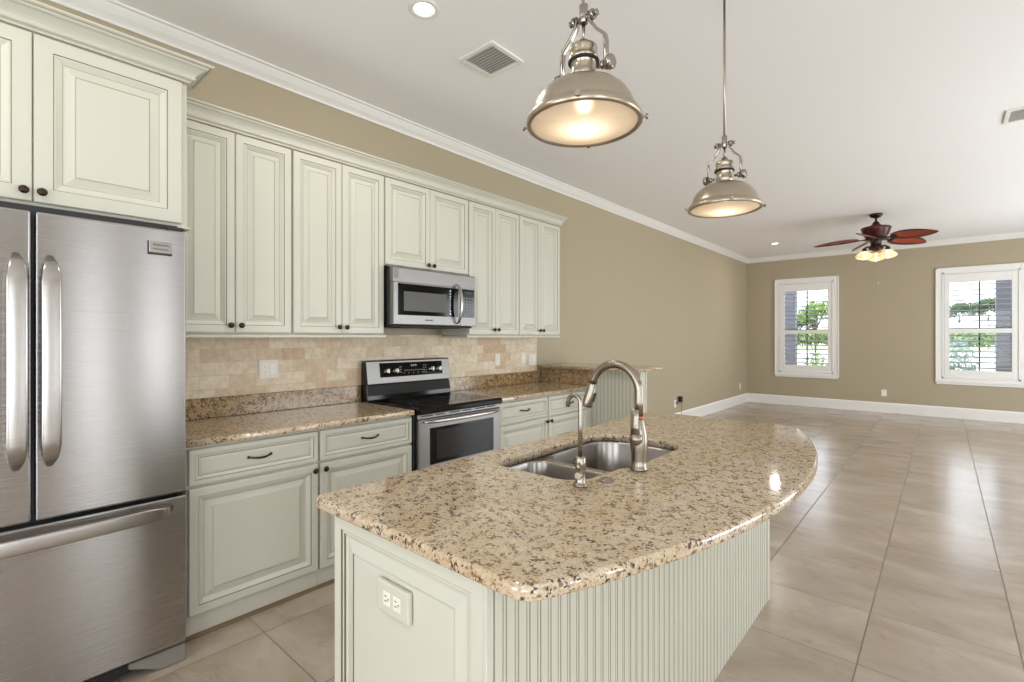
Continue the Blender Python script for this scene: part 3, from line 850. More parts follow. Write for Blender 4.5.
part('glass', box(1.968, 2.515, Y0 - .0062, Y0 - .0042, 1.528, 1.742, .001), M['blackglass'], dr_)
part('window', box(2.014, 2.395, Y0 - .0078, Y0 - .0064, 1.556, 1.690, .0005), mat('microwave_mesh', rgb(72, 70, 68), .4), dr_)
bm = nb()
for i in range(9): add_box(bm, 2.425, 2.437, Y0 - .0078, Y0 - .0064, 1.545 + i * .021, 1.557 + i * .021)
part('trim_line', bm, M['steel_handle'], dr_)
bm = nb(); pts = []; n = 17
for i in range(n):
    s = i / (n - 1); pts.append((2.497 + .0 * s, Y0 - .010 - .052 * math.sin(PI * s) ** .55, 1.478 + .294 * s))
add_tube(bm, pts, [.45 + .55 * math.sin(PI * i / (n - 1)) ** .5 for i in range(n)], 12, flat=(.008, .0135), ref=(0, -1, 0))
part('handle', bm, M['steel_handle'], dr_)
cp = part('control_panel', box(2.535, 2.692, Y0 - .003, -.387, 1.462, 1.7515, .004, 2), M['ovensteel'], t)
kp = part('keypad', box(2.555, 2.680, Y0 - .0045, Y0 - .0032, 1.528, 1.742, .0005), M['blackglass'], cp)
bm = nb()
for r_ in range(7):
    for c_ in range(4):
        add_box(bm, 2.567 + c_ * .028, 2.583 + c_ * .028, Y0 - .0055, Y0 - .0047, 1.540 + r_ * .0215, 1.549 + r_ * .0215)
part('buttons', bm, M['greyp'], kp)
part('display', box(2.575, 2.665, Y0 - .0055, Y0 - .0047, 1.705, 1.728), M['blackm'], kp)
bm = text_bm('FRIGIDAIRE', .014, (2.235, Y0 - .0048, 1.497), (1, 0, 0), (0, 0, 1)); part('lettering', bm, M['slot'], dr_)
bm = nb(); add_box(bm, 1.945, 2.68, -.40, -.03, 1.447, 1.4572, .002)
for a in (2.07, 2.42): add_box(bm, a, a + .2, -.33, -.12, 1.443, 1.447)
part('underside_vent', bm, M['rubber'], t)

# ------------------------------------------------------------------ range
t = thing('range', (2.335, -.33, 0), 'stainless electric range with black glass cooktop and rear control panel', 'range')
RX0, RX1 = 1.9415, 2.7265
part('body', box(RX0, RX1, -.625, -.03, .03, .895, .002), M['blackm'], t)
bm = nb(); add_box(bm, RX0 + .001, RX1 - .001, -.682, -.10, .897, .925, .010, 3)
add_box(bm, RX0 - .0, RX1 + .0, -.686, -.64, .879, .923, .012, 3)
ct = part('cooktop', bm, M['blackglass'], t)
for cx, cy, rr in ((2.14, -.50, .105), (2.53, -.50, .09), (2.14, -.24, .075), (2.53, -.24, .105)):
    for q in (rr, rr * .62):
        bm = nb(); add_lathe(bm, [(q - .0012, .9252), (q - .0012, .9255), (q + .0012, .9255), (q + .0012, .9252)], 40, Matrix.Translation((cx, cy, 0)), cap=False)
        part('burner_ring', bm, M['slot'], ct)
# backguard
bm = nb(); pr = [(-.015, .926), (-.100, .926), (-.098, .955), (-.078, 1.034), (-.015, 1.034)]
prism_x(bm, pr, RX0 + .006, RX1 - .004); part('lower_backguard', bm, M['blackglass'], t)
bm = nb(); prism_x(bm, [(-.020, .905), (-.020, 1.192), (-.062, 1.198), (-.085, 1.035), (-.10, .93)], RX0 - .0, RX0 + .0055)
part('end_cap', bm, M['blackm'], t)
bm = nb(); prism_x(bm, [(-.018, 1.035), (-.092, 1.035), (-.096, 1.040), (-.072, 1.198), (-.064, 1.207), (-.018, 1.207)], RX0 + .0058, RX1 - .003)
bg_ = part('backguard', bm, M['ovensteel'], t)
def bgp(z, off): # point on the sloped face
    s = (z - 1.040) / .158; return -.096 + .024 * s - off
bm = nb(); z0, z1 = 1.082, 1.186
vs = [bm.verts.new((x, bgp(z, o), z)) for o in (.0003, .0028) for x, z in ((2.055, z0), (2.645, z0), (2.645, z1), (2.055, z1))]
for q in ((0, 1, 2, 3), (4, 5, 6, 7), (0, 1, 5, 4), (1, 2, 6, 5), (2, 3, 7, 6), (3, 0, 4, 7)): bm.faces.new([vs[i] for i in q])
cp = part('control_glass', bm, M['blackglass'], bg_)
dirn = Vector((0, -1, .15)).normalized()
for kx in (2.108, 2.187, 2.528, 2.603):
    bm = nb(); p = Vector((kx, bgp(1.125, .003), 1.125))
    add_lathe(bm, [(.024, 0), (.024, .004), (.019, .006), (.018, .024), (.015, .027)], 20, frame_at(p, dirn))
    add_box(bm, kx - .003, kx + .003, p.y - .034, p.y - .02, 1.112, 1.146, .001)
    part('knob', bm, M['steel_handle'], cp)
bm = nb(); yy = bgp(1.15, .0035)
for i in range(10):
    add_box(bm, 2.27 + i * .02, 2.281 + i * .02, bgp(1.125, .0036), bgp(1.125, .0030), 1.121, 1.128)
    if i % 2 == 0: add_box(bm, 2.26 + i * .022, 2.271 + i * .022, bgp(1.105, .0036), bgp(1.105, .0030), 1.103, 1.108)
for i in range(3): add_box(bm, 2.225, 2.245, bgp(1.11 + i * .02, .0036), bgp(1.11 + i * .02, .003), 1.11 + i * .02, 1.116 + i * .02)
for i in range(4):
    for j in range(2): add_box(bm, 2.45 + j * .02, 2.462 + j * .02, bgp(1.10 + i * .018, .0036), bgp(1.10 + i * .018, .003), 1.10 + i * .018, 1.106 + i * .018)
part('buttons', bm, M['greyp'], cp)
bm = text_bm('12:00', .022, (2.36, bgp(1.160, .0036), 1.160), (1, 0, 0), (0, .15, 1)); bm.free()
bm = nb()
for i in range(3): add_box(bm, 2.335 + i * .02, 2.347 + i * .02, bgp(1.160, .0036), bgp(1.160, .0030), 1.152, 1.168)
part('display', bm, mat('display_grey', rgb(150, 160, 165), .4), cp)
# front
part('front_trim', box(RX0 + .014, RX1, -.655, -.627, .849, .878, .003), M['ovensteel'], t)
bm = nb()
for i in range(6):
    a = RX0 + .035 + i * .122; add_box(bm, a, a + (.085 if i % 2 else .1), -.6565, -.6552, .863, .871)
part('vent_slots', bm, M['rubber'], t)
od = part('oven_door', box(RX0 + .014, RX1, -.664, -.627, .205, .846, .006, 2), M['ovensteel'], t)
part('window', box(2.045, 2.645, -.6662, -.6645, .545, .785, .001), M['blackglass'], od)
part('inner_window', box(2.10, 2.59, -.6675, -.6665, .572, .765, .0005), M['ovenglass'], od)
bm = nb(); pts = [(RX0 + .05 + (RX1 - RX0 - .08) * i / 20, -.668 - .038 * math.sin(PI * i / 20) ** .35, .829) for i in range(21)]
add_tube(bm, pts, [.6 + .4 * math.sin(PI * i / 20) ** .4 for i in range(21)], 12, flat=(.010, .012), ref=(0, -1, 0))
part('handle', bm, M['steel_handle'], od)
part('storage_drawer', box(RX0 + .014, RX1, -.660, -.627, .045, .198, .006, 2), M['ovensteel'], t)
for x in (RX0 + .04, RX1 - .04):
    for y in (-.58, -.08): part('foot', add_cyl(nb(), (x, y, .0005), (x, y, .0295), .015), M['rubber'], t)

# ------------------------------------------------------------------ island
IX0, IX1, IY0, IY1 = .705, 2.818, -2.483, -1.885
t = thing('island_cabinet', (1.76, -2.17, 0), 'cream kitchen island base with beadboard side and raised end panel', 'island')
# open carcass so the sink bowls hang inside it
bm = nb()
add_box(bm, IX0 + .022, IX1 - .012, IY1 - .02, IY1, .0005, .883); add_box(bm, IX0 + .022, IX1 - .012, IY0 + .008, IY0 + .02, .0005, .883)
add_box(bm, IX0 + .022, IX0 + .04, IY0 + .02, IY1 - .02, .0005, .883); add_box(bm, IX1 - .03, IX1 - .012, IY0 + .02, IY1 - .02, .0005, .883)
part('body', bm, CAB, t)
bm = nb(); add_box(bm, IX0, IX0 + .022, IY0, IY0 + .0095, .0005, .883, .0015); beadboard(bm, (IX0 + .0235, IY0, 0), (1, 0, 0), (0, -1, 0), IX1 - IX0 - .052, .0005, .883, start=.024)
part('beadboard', bm, CAB, t)
bm = nb(); add_box(bm, IX1 - .028, IX1 + .012, IY0 - .004, IY0 + .03, .0005, .8835, .002); add_box(bm, IX1 - .0115, IX1 + .008, IY0 + .03, IY1, .0005, .8835)
part('corner_trim', bm, CAB, t)
# raised end panel facing -X
bm = nb(); u = Vector((0, -1, 0)); wd = IY1 - IY0 - .010
prof = [(.0, .018, 0), (.0025, .020, 0), (.036, .020, 2), (.0395, .0160, 0), (.046, .0160, 2), (.0495, .0115, 0), (.053, .0105, 0), (.058, .0100, 0), (.090, .0155, 2), (.0928, .0125, 0), (.096, .0155, 0)]
add_panel(bm, (IX0 + .0215, IY1, .0005), (0, -1, 0), (0, 0, 1), (-1, 0, 0), wd, .8825, prof)
ep = part('end_panel', bm, CAB, t)
# outlet, turned sideways
o_ = thing('outlet', (IX0 - .005, -2.175, .740), 'sideways almond outlet on the end of the island', 'outlet')
part('plate', box(IX0 - .0085, IX0 + .0045, -2.238, -2.112, .702, .779, .004, 2), M['cab'], o_)
for s in (-1, 1):
    yc = -2.175 + s * .0205
    f = part('receptacle', box(IX0 - .0105, IX0 - .0087, yc - .015, yc + .015, .723, .758, .003), M['plate'], o_)
    bm = nb(); 
    for dz_ in (-.006, .006): add_box(bm, IX0 - .0111, IX0 - .0107, yc - .001, yc + .008, .7405 + dz_ - .001, .7405 + dz_ + .001)
    add_box(bm, IX0 - .0111, IX0 - .0107, yc - .009, yc - .005, .7385, .7425)
    part('slots', bm, M['slot'], f)
# toe strip at the kitchen side
# granite top with bow and sink cut-out
cxm, cyr, RR = 1.79, -.250, 2.59
arc = []
a0 = math.asin((-.0 + .695 + .055 - cxm) / RR); a1 = math.asin((2.885 - .055 - cxm) / RR)
pts = [(.690, -1.788, .03)]
n = 40
xl, xr = .690, 2.885
def ya(x): return cyr - math.sqrt(RR * RR - (x - cxm) ** 2)
pts.append((xl, ya(xl) + .0, .055))
body = []
for i in range(1, n): 
    x = xl + (xr - xl) * i / n
    if xl + .08 < x < xr - .10: pts.append((x, ya(x), 0))
pts.append((xr, ya(xr), .09)); pts.append((xr, -1.788, .03))
outer = round_poly(pts, 8)
hole = round_poly([(1.300, -1.925, .07), (1.300, -2.300, .10), (1.545, -2.315, .02), (1.60, -2.345, .03), (2.075, -2.345, .11), (2.075, -1.925, .11)], 8)
bm = slab(outer, .8845, .9145, [hole[::1]], r=.010)
solid('island_countertop', bm, G, (1.79, -2.2, .8845), 'large bow-fronted golden granite island top with a sink cut-out', 'countertop')
# sink
t = thing('sink', (1.69, -2.13, .69), 'undermount stainless double-bowl sink in the island top', 'sink')
def bowl(bm, x0, x1, y0, y1, depth, rc):
    top = round_poly([(x0, y1, rc), (x0, y0, rc), (x1, y0, rc), (x1, y1, rc)], 6)
    zt = .882
    lv = [(0, zt), (.003, zt - .006), (.006, zt - depth + .04), (.012, zt - depth + .02), (.03, zt - depth + .006), (.05, zt - depth)]
    rings = [[bm.verts.new((x, y, z)) for x, y in offset_loop(top, -d)] for d, z in lv]
    k = len(top)
    for a, b in zip(rings, rings[1:]):
        for j in range(k):
            f = bm.faces.new((a[j], a[(j + 1) % k], b[(j + 1) % k], b[j])); f.smooth = True
    bm.faces.new(rings[-1]); return rings[0]
bm = nb()
r1 = bowl(bm, 1.308, 1.555, -2.300, -1.930, .17, .07); r2 = bowl(bm, 1.590, 2.068, -2.342, -1.930, .20, .10)
ol = round_poly([(1.275, -1.895, .06), (1.275, -2.345, .06), (1.30, -2.375, .0), (2.10, -2.375, .06), (2.10, -1.895, .06)], 5)
ov = [bm.verts.new((x, y, .8822)) for x, y in ol]
es = [bm.edges.new((ov[j], ov[(j + 1) % len(ov)])) for j in range(len(ov))]
for rr in (r1, r2): es += [bm.edges.get((rr[j], rr[(j + 1) % len(rr)])) for j in range(len(rr))]
bmesh.ops.triangle_fill(bm, edges=es, use_beauty=True)
sk = part('bowls', bm, M['sinksteel'], t)
for cx, cy, zz in ((1.43, -2.1, .713), (1.83, -2.12, .683)):
    bm = nb(); add_lathe(bm, [(.0, .0005), (.028, .0005), (.045, .003), (.047, .001)], 24, Matrix.Translation((cx, cy, zz)), cap=False)
    part('drain', bm, M['chrome'], t)
# main faucet
fx, fy = 1.574, -2.375
t = thing('faucet', (fx, fy, .915), 'tall brushed nickel pull-down faucet standing behind the sink divider', 'faucet')
bm = nb(); add_lathe(bm, [(.031, .9155), (.031, .922), (.027, .927), (.0265, .95), (.029, .985), (.0305, 1.01), (.0285, 1.04), (.022, 1.07), (.0165, 1.088), (.0155, 1.092)], 28, Matrix.Translation((fx, fy, 0)))
part('faucet_body', bm, M['faucet'], t)
bm = nb(); add_lathe(bm, [(.0165, 1.0925), (.018, 1.094), (.018, 1.100), (.0165, 1.102)], 24, Matrix.Translation((fx, fy, 0)))
part('collar', bm, M['copper'], t, 'copper-tinted ring')
bm = nb(); pts = [(fx, fy, 1.1025), (fx, fy, 1.15), (fx, fy, 1.185)]
rad_ = .094
for i in range(1, 19):
    a = PI * i / 18 * .93; pts.append((fx, fy + rad_ - rad_ * math.cos(a), 1.185 + rad_ * math.sin(a)))
add_tube(bm, pts, .0148, 16)
part('spout', bm, M['faucet'], t)
e = Vector(pts[-1]); d = (Vector(pts[-1]) - Vector(pts[-2])).normalized()
bm = nb(); add_lathe(bm, [(.0155, .0005), (.0165, .004), (.0165, .02), (.0175, .022), (.0195, .075), (.021, .088), (.019, .092)], 20, frame_at(e, d))
sp = part('spray_head', bm, M['faucet'], t)
bm = nb(); q = e + d * .055
bd_ = frame_at(q + Vector((-.008, -.0185, 0)), d)
tb = bmesh.new(); add_box(tb, -.007, .007, -.006, .006, -.016, .02, .002); join(bm, tb, frame_at(q + Vector((.004, -.0165, .0)), d))
part('spray_button', bm, M['rubber'], sp)
bm = nb(); hc = Vector((fx - .030, fy - .004, 1.028))
add_sphere(bm, hc, .023, (1, 1, 1), 20)
add_tube(bm, [hc + Vector((-.004, 0, .012)), hc + Vector((-.008, 0, .04)), hc + Vector((-.006, 0, .075)), hc + Vector((-.004, 0, .10))], [.012, .011, .0105, .0095], 14, flat=(.9, 1.15))
part('lever_handle', bm, M['faucet'], t)
# small filtered-water faucet
gx, gy = 1.283, -2.325
t = thing('water_tap', (gx, gy, .915), 'small slim nickel filtered-water tap left of the main faucet', 'faucet')
bm = nb(); add_lathe(bm, [(.023, .9155), (.023, .920), (.019, .924), (.0165, .930), (.0165, .972), (.0175, .975), (.0175, 1.003), (.015, 1.007), (.0068, 1.008)], 24, Matrix.Translation((gx, gy, 0)))
part('tap_body', bm, M['faucet'], t)
bm = nb(); pts = [(gx, gy, 1.0085), (gx, gy, 1.10), (gx, gy, 1.172)]; q_ = .022
for i in range(1, 13):
    a = PI * i / 12 * .93; pts.append((gx, gy + q_ - q_ * math.cos(a), 1.172 + q_ * math.sin(a)))
pts.append((gx, pts[-1][1] + .003, pts[-1][2] - .02))
add_tube(bm, pts, .0068, 12); part('spout', bm, M['faucet'], t)
bm = nb(); add_cyl(bm, (gx - .012, gy - .006, .955), (gx - .040, gy - .018, .957), .0135, .0120, 16, bev=.002); add_tube(bm, [(gx - .034, gy - .016, .965), (gx - .040, gy - .018, .995)], .0045, 8)
part('lever_handle', bm, M['faucet'], t)
bm = nb(); add_lathe(bm, [(.024, .9155), (.024, .918), (.019, .9205), (.013, .9205), (.012, .924), (.009, .926)], 24, Matrix.Translation((1.383, -2.358, 0)))
solid('hole_cap', bm, M['chrome'], (1.383, -2.358, .9155), 'small round chrome disposal button between the two taps', 'button')

# ------------------------------------------------------------------ pendants
def pendant(x, y, zr, label):
    t = thing('pendant_light', (x, y, CH), label, 'pendant light', 'brushed nickel dome pendants over the island')
    T = Matrix.Translation((x, y, 0))
    bm = nb(); add_lathe(bm, [(.062, CH - .0005), (.062, CH - .012), (.05, CH - .024), (.012, CH - .030)], 28, T); part('canopy', bm, M['brushed_nickel'], t)
    K = .895
    zt = zr + .385 * K
    bm = nb(); add_cyl(bm, (x, y, zt), (x, y, CH - .0305), .0055, seg=12); part('stem', bm, M['brushed_nickel'], t)
    # top joint block with thumb screws
    bm = nb(); add_cyl(bm, (x, y, zt - 0.0555), (x, y, zt - 0.0004), .0125, seg=16, bev=.002); add_cyl(bm, (x, y - .041, zt - 0.0403), (x, y + .041, zt - 0.0403), .006, seg=12)
    for s in (-1, 1):
        add_cyl(bm, (x, y + s * 0.0268, zt - 0.0403), (x, y + s * 0.0367, zt - 0.0403), .0145, seg=16, bev=.002); add_cyl(bm, (x, y + s * 0.0412, zt - 0.0403), (x, y + s * 0.0465, zt - 0.0403), .009, seg=12)
    part('top_joint', bm, M['chrome'], t)
    bm = nb(); add_cyl(bm, (x, y, zr + 0.2434), (x, y, zt - 0.0559), .005, seg=10); part('rod', bm, M['chrome'], t)
    # yoke arms
    for s in (-1, 1):
        bm = nb()
        add_tube(bm, [(x, y + s * 0.0215, zt - 0.0313), (x, y + s * 0.0242, zt - 0.0582), (x, y + s * 0.0465, zt - 0.0895), (x, y + s * 0.0698, zt - 0.1119), (x, y + s * 0.0743, zt - 0.1298), (x, y + s * 0.0743, zr + 0.1343)], 1, 12, flat=(.0042, .010), ref=(0, 1, 0))
        a_ = part('yoke_arm', bm, M['chrome'], t)
        bm = nb(); zz = zr + 0.1477
        add_cyl(bm, (x, y + s * 0.0448, zz), (x, y + s * 0.0895, zz), .006, seg=12); add_cyl(bm, (x, y + s * 0.0788, zz), (x, y + s * 0.0967, zz), .020, seg=20, bev=.003)
        add_cyl(bm, (x, y + s * 0.0591, zz), (x, y + s * 0.0698, zz), .012, seg=16, bev=.002)
        part('thumb_screw', bm, M['chrome'], a_)
    # socket housing
    bm = nb(); add_lathe(bm, [(0.0054, zr + 0.2434), (0.0125, zr + 0.2399), (0.0152, zr + 0.2309), (0.0268, zr + 0.2255), (0.0385, zr + 0.2202), (0.0403, zr + 0.2112), (0.0367, zr + 0.2041), (0.0367, zr + 0.1933), (0.0421, zr + 0.1897), (0.0421, zr + 0.1826), (0.0358, zr + 0.1790), (0.0349, zr + 0.1477), (0.0376, zr + 0.1441), (0.0376, zr + 0.1343), (0.0358, zr + 0.1316), (0.0367, zr + 0.1181)], 32, T)
    h = part('socket_housing', bm, M['brushed_nickel'], t)
    bm = nb(); add_lathe(bm, [(0.0425, zr + 0.1817), (0.0452, zr + 0.1790), (0.0452, zr + 0.1754), (0.0362, zr + 0.1736)], 32, T, cap=False); part('ring', bm, M['rubber'], h, 'dark ring')
    # dome shade, double walled
    prof = [(0.0358, zr + .1186), (.054, zr + .117), (.080, zr + .111), (.104, zr + .098), (.124, zr + .080), (.138, zr + .058), (.146, zr + .038), (.149, zr + .0275), (0.1501, zr + 0.0233), (0.1606, zr + 0.0161), (0.1658, zr + 0.0054), (0.1658, zr - 0.0036), (0.1606, zr - 0.0072), (0.1536, zr - 0.0054), (0.1518, zr + 0.0036),
            (0.1396, zr + 0.0251), (0.1343, zr + 0.0376), (0.1253, zr + 0.0555), (0.1092, zr + 0.0761), (0.0895, zr + 0.0922), (0.0698, zr + 0.1038), (0.0358, zr + 0.1114)]
    bm = nb(); add_lathe(bm, prof + [prof[0]], 56, T, cap=False)
    sh = part('shade', bm, M['brushed_nickel'], t)
    bm = nb()
    for k_ in range(4):
        a = R(28 + 90 * k_)
        p0 = Vector((x + (.160) * math.cos(a), y + .160 * math.sin(a), zr + 0.0036)); d_ = Vector((math.cos(a), math.sin(a), 0))
        add_cyl(bm, p0, p0 + d_ * .018, .003, seg=8); add_cyl(bm, p0 + d_ * .014, p0 + d_ * .020, .0075, seg=12)
    part('latch', bm, M['chrome'], sh)
    bm = nb(); add_lathe(bm, [(0.1532, zr + 0.0000), (0.1343, zr - 0.0089), (0.0895, zr - 0.0161), (0.0448, zr - 0.0197), (0.0009, zr - 0.0210)], 48, T, cap=False); part('diffuser', bm, M['diffuser'], t, 'frosted glowing glass')
    bm = nb(); add_sphere(bm, (x, y, zr + .082), .020, (1, 1, 1.2), 14); part('bulb', bm, M['bulb'], t)
    light('pendant_glow', 'POINT', (x, y, zr + .040), .80, color=(1, .82, .62), shadow_soft_size=.02)
pendant(1.205, -2.388, 1.994, 'nearer dome pendant with glowing frosted glass over the island sink')
pendant(2.424, -2.388, 1.989, 'farther dome pendant with glowing frosted glass over the island end')

# ------------------------------------------------------------------ ceiling fixtures
def downlight(x, y, label, power=9):
    t = thing('recessed_light', (x, y, CH), label, 'ceiling light', 'round recessed ceiling lights')
    bm = nb(); add_lathe(bm, [(.050, CH - .0006), (.078, CH - .0006), (.079, CH - .003), (.070, CH - .006), (.053, CH - .005), (.050, CH - .0006)], 32, Matrix.Translation((x, y, 0)), cap=False)
    part('trim_ring', bm, M['trim'], t)
    bm = nb(); add_lathe(bm, [(.048, CH - .0016), (.048, CH - .0024)], 32, Matrix.Translation((x, y, 0))); part('lens', bm, M['can'], t)
    light('downlight', 'AREA', (x, y, CH - .012), power, color=(1, .94, .85), shape='DISK', size=.12)
downlight(1.584, -1.182, 'lit recessed light in the ceiling above the range side of the kitchen')
downlight(9.664, -.921, 'small lit recessed light in the ceiling near the far left corner', 5)
downlight(-.5, -1.3, 'added lit recessed light in the unseen ceiling in front of the refrigerator')  # recessed lamp added out of view for extra light on the cabinets
def vent(x0, x1, y0, y1, label):
    t = thing('ceiling_vent', ((x0 + x1) / 2, (y0 + y1) / 2, CH), label, 'vent', 'white ceiling vents')
    bm = nb(); f = .028; z0, z1 = CH - .012, CH - .0006
    add_box(bm, x0, x0 + f, y0, y1, z0, z1, .002); add_box(bm, x1 - f, x1, y0, y1, z0, z1, .002)
    add_box(bm, x0 + f, x1 - f, y0, y0 + f, z0, z1, .002); add_box(bm, x0 + f, x1 - f, y1 - f, y1, z0, z1, .002)
    part('frame', bm, M['trim'], t)
    bm = nb(); n = 10
    for i in range(n):
        x = x0 + f + (x1 - x0 - 2 * f) * (i + .5) / n
        q = bmesh.new(); add_box(q, -.0085, .0085, y0 + f, y1 - f, -.0008, .0008)
        join(bm, q, Matrix.Translation((x, 0, CH - .008)) @ Matrix.Rotation(R(-32), 4, 'Y'))
    part('slats', bm, M['trim'], t)
    part('duct_cover', box(x0 + f, x1 - f, y0 + f, y1 - f, CH - .0018, CH - .0006), mat('vent_shadow_grey', rgb(176, 172, 166), .7), t)
vent(2.00, 2.28, -1.265, -.985, 'white slatted ceiling vent near the first recessed light')
vent(5.12, 5.42, -3.82, -3.52, 'white ceiling vent at the right edge of the picture')

# ------------------------------------------------------------------ ceiling fan
hx, hy = 8.26, -2.487
t = thing('ceiling_fan', (hx, hy, CH), 'dark red-brown ceiling fan with leaf-shaped blades and a glowing light kit', 'ceiling fan')
T = Matrix.Translation((hx, hy, 0))
bm = nb(); add_lathe(bm, [(.075, CH - .0006), (.075, CH - .02), (.055, CH - .045), (.02, CH - .058)], 28, T); part('canopy', bm, M['mahog_dark'], t)
bm = nb(); add_cyl(bm, (hx, hy, 2.93), (hx, hy, CH - .0585), .0135, seg=12); part('downrod', bm, M['mahog_dark'], t)
bm = nb(); add_lathe(bm, [(.016, 2.955), (.035, 2.935), (.05, 2.905), (.09, 2.882), (.165, 2.868), (.172, 2.855), (.165, 2.835), (.145, 2.775), (.118, 2.735), (.112, 2.722)], 32, T); part('motor_housing', bm, M['mahog'], t)
bm = nb(); add_lathe(bm, [(.10, 2.7215), (.14, 2.712), (.14, 2.704), (.07, 2.695), (.06, 2.64), (.065, 2.62), (.085, 2.60), (.085, 2.575), (.03, 2.545)], 28, T); part('switch_housing', bm, M['mahog_dark'], t)
def blade(ang):
    m = T @ Matrix.Rotation(ang, 4, 'Z')
    bm = nb(); tb = bmesh.new()
    n = 18; up = []; dn = []
    L0, L1 = .20, .72
    for i in range(n + 1):
        s = i / n; x = L0 + (L1 - L0) * s
        w = .105 * (math.sin(PI * min(1, (s * .93 + .07)) ** .85) ** .62) if s < .999 else .004
        w = max(w, .006)
        zc = -.012 * s - .03 * s * s
        row = []
        for j in range(7):
            q = j / 6 * 2 - 1
            row.append((x, q * w, zc - .014 * q * q * 0 + .006 * (1 - q * q)))
        up.append([tb.verts.new((a, b, c + .003)) for a, b, c in row]); dn.append([tb.verts.new((a, b, c - .003)) for a, b, c in row])
    for i in range(n):
        for j in range(6):
            f1 = tb.faces.new((up[i][j], up[i + 1][j], up[i + 1][j + 1], up[i][j + 1])); f2 = tb.faces.new((dn[i][j], dn[i][j + 1], dn[i + 1][j + 1], dn[i + 1][j]))
            f1.smooth = f2.smooth = True
            if j in (0, 5): f1.material_index = f2.material_index = 1
        for j in (0, 6):
            f = tb.faces.new((up[i][j], up[i + 1][j], dn[i + 1][j], dn[i][j])); f.material_index = 1
    tb.faces.new([up[0][j] for j in range(7)] + [dn[0][j] for j in range(6, -1, -1)]); tb.faces.new([up[n][j] for j in range(7)] + [dn[n][j] for j in range(6, -1, -1)])
    pm = Matrix.Translation((0, 0, 2.712)) @ Matrix.Rotation(R(-24), 4, 'X')
    join(bm, tb, m @ pm)
    b_ = part('blade', bm, [M['wicker'], M['mahog']], t)
    bm = nb(); tb = bmesh.new(); add_box(tb, .10, .235, -.018, .018, -.009, -.003, .002); add_box(tb, .19, .26, -.04, .04, -.009, -.0035, .002)
    join(bm, tb, m @ pm); part('blade_bracket', bm, M['mahog_dark'], b_)
for k in range(5): blade(R(28 + 72 * k))
for k in range(3):
    a = R(5 + 120 * k)
    c = Vector((hx + .145 * math.cos(a), hy + .145 * math.sin(a), 0))
    bm = nb(); add_tube(bm, [(hx + .05 * math.cos(a), hy + .05 * math.sin(a), 2.60), (hx + .10 * math.cos(a), hy + .10 * math.sin(a), 2.605), (c.x, c.y, 2.585)], .011, 10)
    add_lathe(bm, [(.014, 2.59), (.026, 2.575), (.030, 2.545)], 18, Matrix.Translation(c)); arm = part('light_arm', bm, M['mahog_dark'], t)
    bm = nb(); add_lathe(bm, [(.028, 2.5445), (.045, 2.535), (.085, 2.505), (.105, 2.480), (.100, 2.462), (.075, 2.444), (.04, 2.434), (.001, 2.431)], 24, Matrix.Translation(c), cap=False)
    part('glass_shade', bm, M['amber'], arm)
    bm = nb(); add_sphere(bm, (c.x, c.y, 2.495), .018, seg=10); part('bulb', bm, M['bulb'], arm)
    light('fan_glow', 'POINT', (c.x, c.y, 2.468), .26, color=(1, .82, .60), shadow_soft_size=.012)
bm = nb(); add_cyl(bm, (hx + .02, hy - .02, 2.13), (hx + .02, hy - .02, 2.545), .0016, seg=6); add_lathe(bm, [(.002, 2.14), (.008, 2.125), (.009, 2.105), (.003, 2.095)], 12, Matrix.Translation((hx + .02, hy - .02, 0)))
part('pull_chain', bm, M['brushed_nickel'], t)

# ------------------------------------------------------------------ outdoors seen through the far windows
solid('lawn', box(XF + .25, 29.9, -40, 40, -.36, -.30), M['lawn'], (30, 0, -.36), 'green lawn outside the far windows', 'lawn', kind='stuff')
solid('lawn', box(78.1, 130, -70, 70, -.46, -.40), M['lawn'], (100, 0, -.46), 'far green lawn strip outside behind the hedge', 'lawn', kind='stuff')
solid('driveway', box(30, 78, -60, 60, -.36, -.30), M['concrete'], (30, 0, -.36), 'bright pale paved drive outside beyond the lawn', 'driveway')
def leaf_cloud(bm, c, rx, ry, rz, n, s):
    for _ in range(n):
        while True:
            q = Vector((random.uniform(-1, 1), random.uniform(-1, 1), random.uniform(-1, 1)))
            if q.length <= 1 and q.length > .35: break
        p = Vector((c[0] + q.x * rx, c[1] + q.y * ry, c[2] + q.z * rz))
        d = Vector((random.gauss(0, 1), random.gauss(0, 1), random.gauss(0, 1))).normalized(); e = d.orthogonal().normalized(); L_ = s * random.uniform(.6, 1.3)
        bm.faces.new([bm.verts.new(p - d * L_), bm.verts.new(p + e * L_ * .4), bm.verts.new(p + d * L_), bm.verts.new(p - e * L_ * .4)])
def column(x, y, label):
    t = thing('porch_column', (x, y, -.3), label, 'column', 'grey porch columns')
    part('shaft', box(x - .125, x + .125, y - .125, y + .125, -.15, 3.4, .01), M['stone_grey'], t)
    part('plinth', box(x - .18, x + .18, y - .18, y + .18, -.2995, -.151, .01), M['stone_grey'], t)
column(14.0, -.27, 'grey porch column seen at the left side of the left window')
column(14.0, -4.10, 'grey porch column seen at the right side of the right window')
def shrub(x, y, rx, ry, h, label, m, n=900, s=.05, name='shrub', z=-.3):
    t = thing(name, (x, y, z), label, 'shrub', 'garden shrubs outside')
    bm = nb(); leaf_cloud(bm, (x, y, z + h * .55), rx, ry, h * .5, n, s); part('foliage', bm, m, t)
    bm = nb()
    for k in range(4):
        a = k * PI / 2 + .4; add_tube(bm, [(x, y, z + .012), (x + .15 * rx * math.cos(a), y + .15 * ry * math.sin(a), z + h * .3), (x + .5 * rx * math.cos(a), y + .5 * ry * math.sin(a), z + h * .7)], [.02, .014, .006], 6)
    part('stems', bm, M['bark'], t)
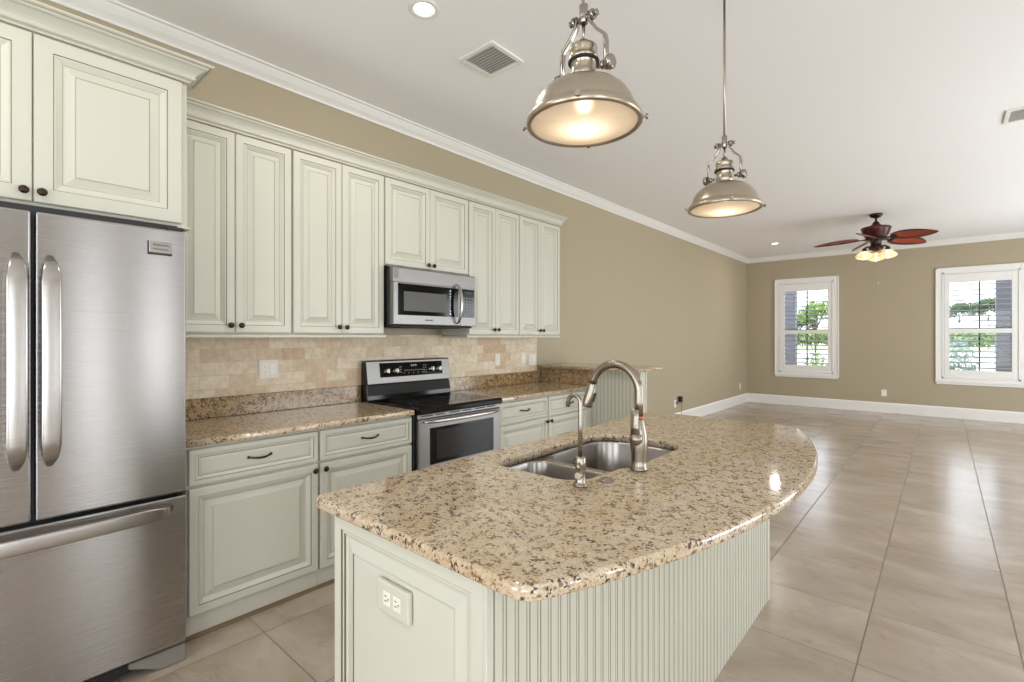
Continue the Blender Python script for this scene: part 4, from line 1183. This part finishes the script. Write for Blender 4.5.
def tree(x, y, h, r_, label, m, n=1600):
    t = thing('tree', (x, y, -.299), label, 'tree', 'trees outside')
    bm = nb()
    for q in range(6):
        an = q * 1.05; rr = r_ * (.0 if q == 0 else .62)
        leaf_cloud(bm, (x + rr * math.cos(an) * .5, y + rr * math.sin(an), h - r_ * (.7 + .30 * ((q * 7) % 5) / 2)), r_ * .55, r_ * .55, r_ * .42, n // 5, .05 + .07 * r_)
    part('crown', bm, m, t)
    bm = nb(); add_tube(bm, [(x, y, -.285), (x + .1, y + .05, h * .4), (x, y + .1, h * .75)], [.05, .04, .02], 8)
    for k in range(4):
        a = k * 1.7; add_tube(bm, [(x + .05, y + .05, h * .5), (x + r_ * .5 * math.cos(a), y + r_ * .5 * math.sin(a), h * .8)], [.05, .015], 6)
    part('trunk', bm, M['bark'], t)
shrub(15.6, -.55, .35, .30, 1.25, 'pale green low shrub at the left under the left window outside', M['leaf'], 700, z=-.299)
shrub(15.6, -1.25, .35, .30, 1.30, 'dark low shrub at the right under the left window outside', M['leaf_dark'], 800, z=-.299)
shrub(15.2, -3.42, .38, .36, 1.62, 'bluish-green shrub at the left under the right window outside', M['leaf_blue'], 1100, z=-.299)
t = thing('hedge', (82, 0, -.3), 'long green hedge outside beyond the pale drive', 'hedge')
bm = nb()
for k in range(60):
    leaf_cloud(bm, (82, -22 + k * .75, 1.30), 1.2, 1.0, 1.08, 170, .32)
part('foliage', bm, M['leaf'], t)
bm = nb()
for k in range(12): add_tube(bm, [(82, -21 + k * 4, -.30), (82, -21 + k * 4.05, 1.2)], [.06, .02], 6)
part('stems', bm, M['bark'], t)
tree(27, 1.35, 3.35, .75, 'leafy green tree outside in the upper part of the left window', M['leaf'], 700)
tree(86, -4.8, 6.4, 1.5, 'dark green tree far outside at the left of the right window', M['leaf_dark'])
tree(92, -7.8, 7.3, 1.7, 'dark green tallest tree far outside behind the middle of the right window', M['leaf_dark'])
tree(98, -10.8, 5.6, 1.5, 'lighter green tree far outside beside the porch column of the right window', M['leaf'])
tree(88, 7.6, 5.2, 1.7, 'dark tree far outside at the right of the left window', M['leaf_dark'])
tree(92, 14.2, 6.0, 2.2, 'green tree far outside behind the left porch column', M['leaf_dark'])
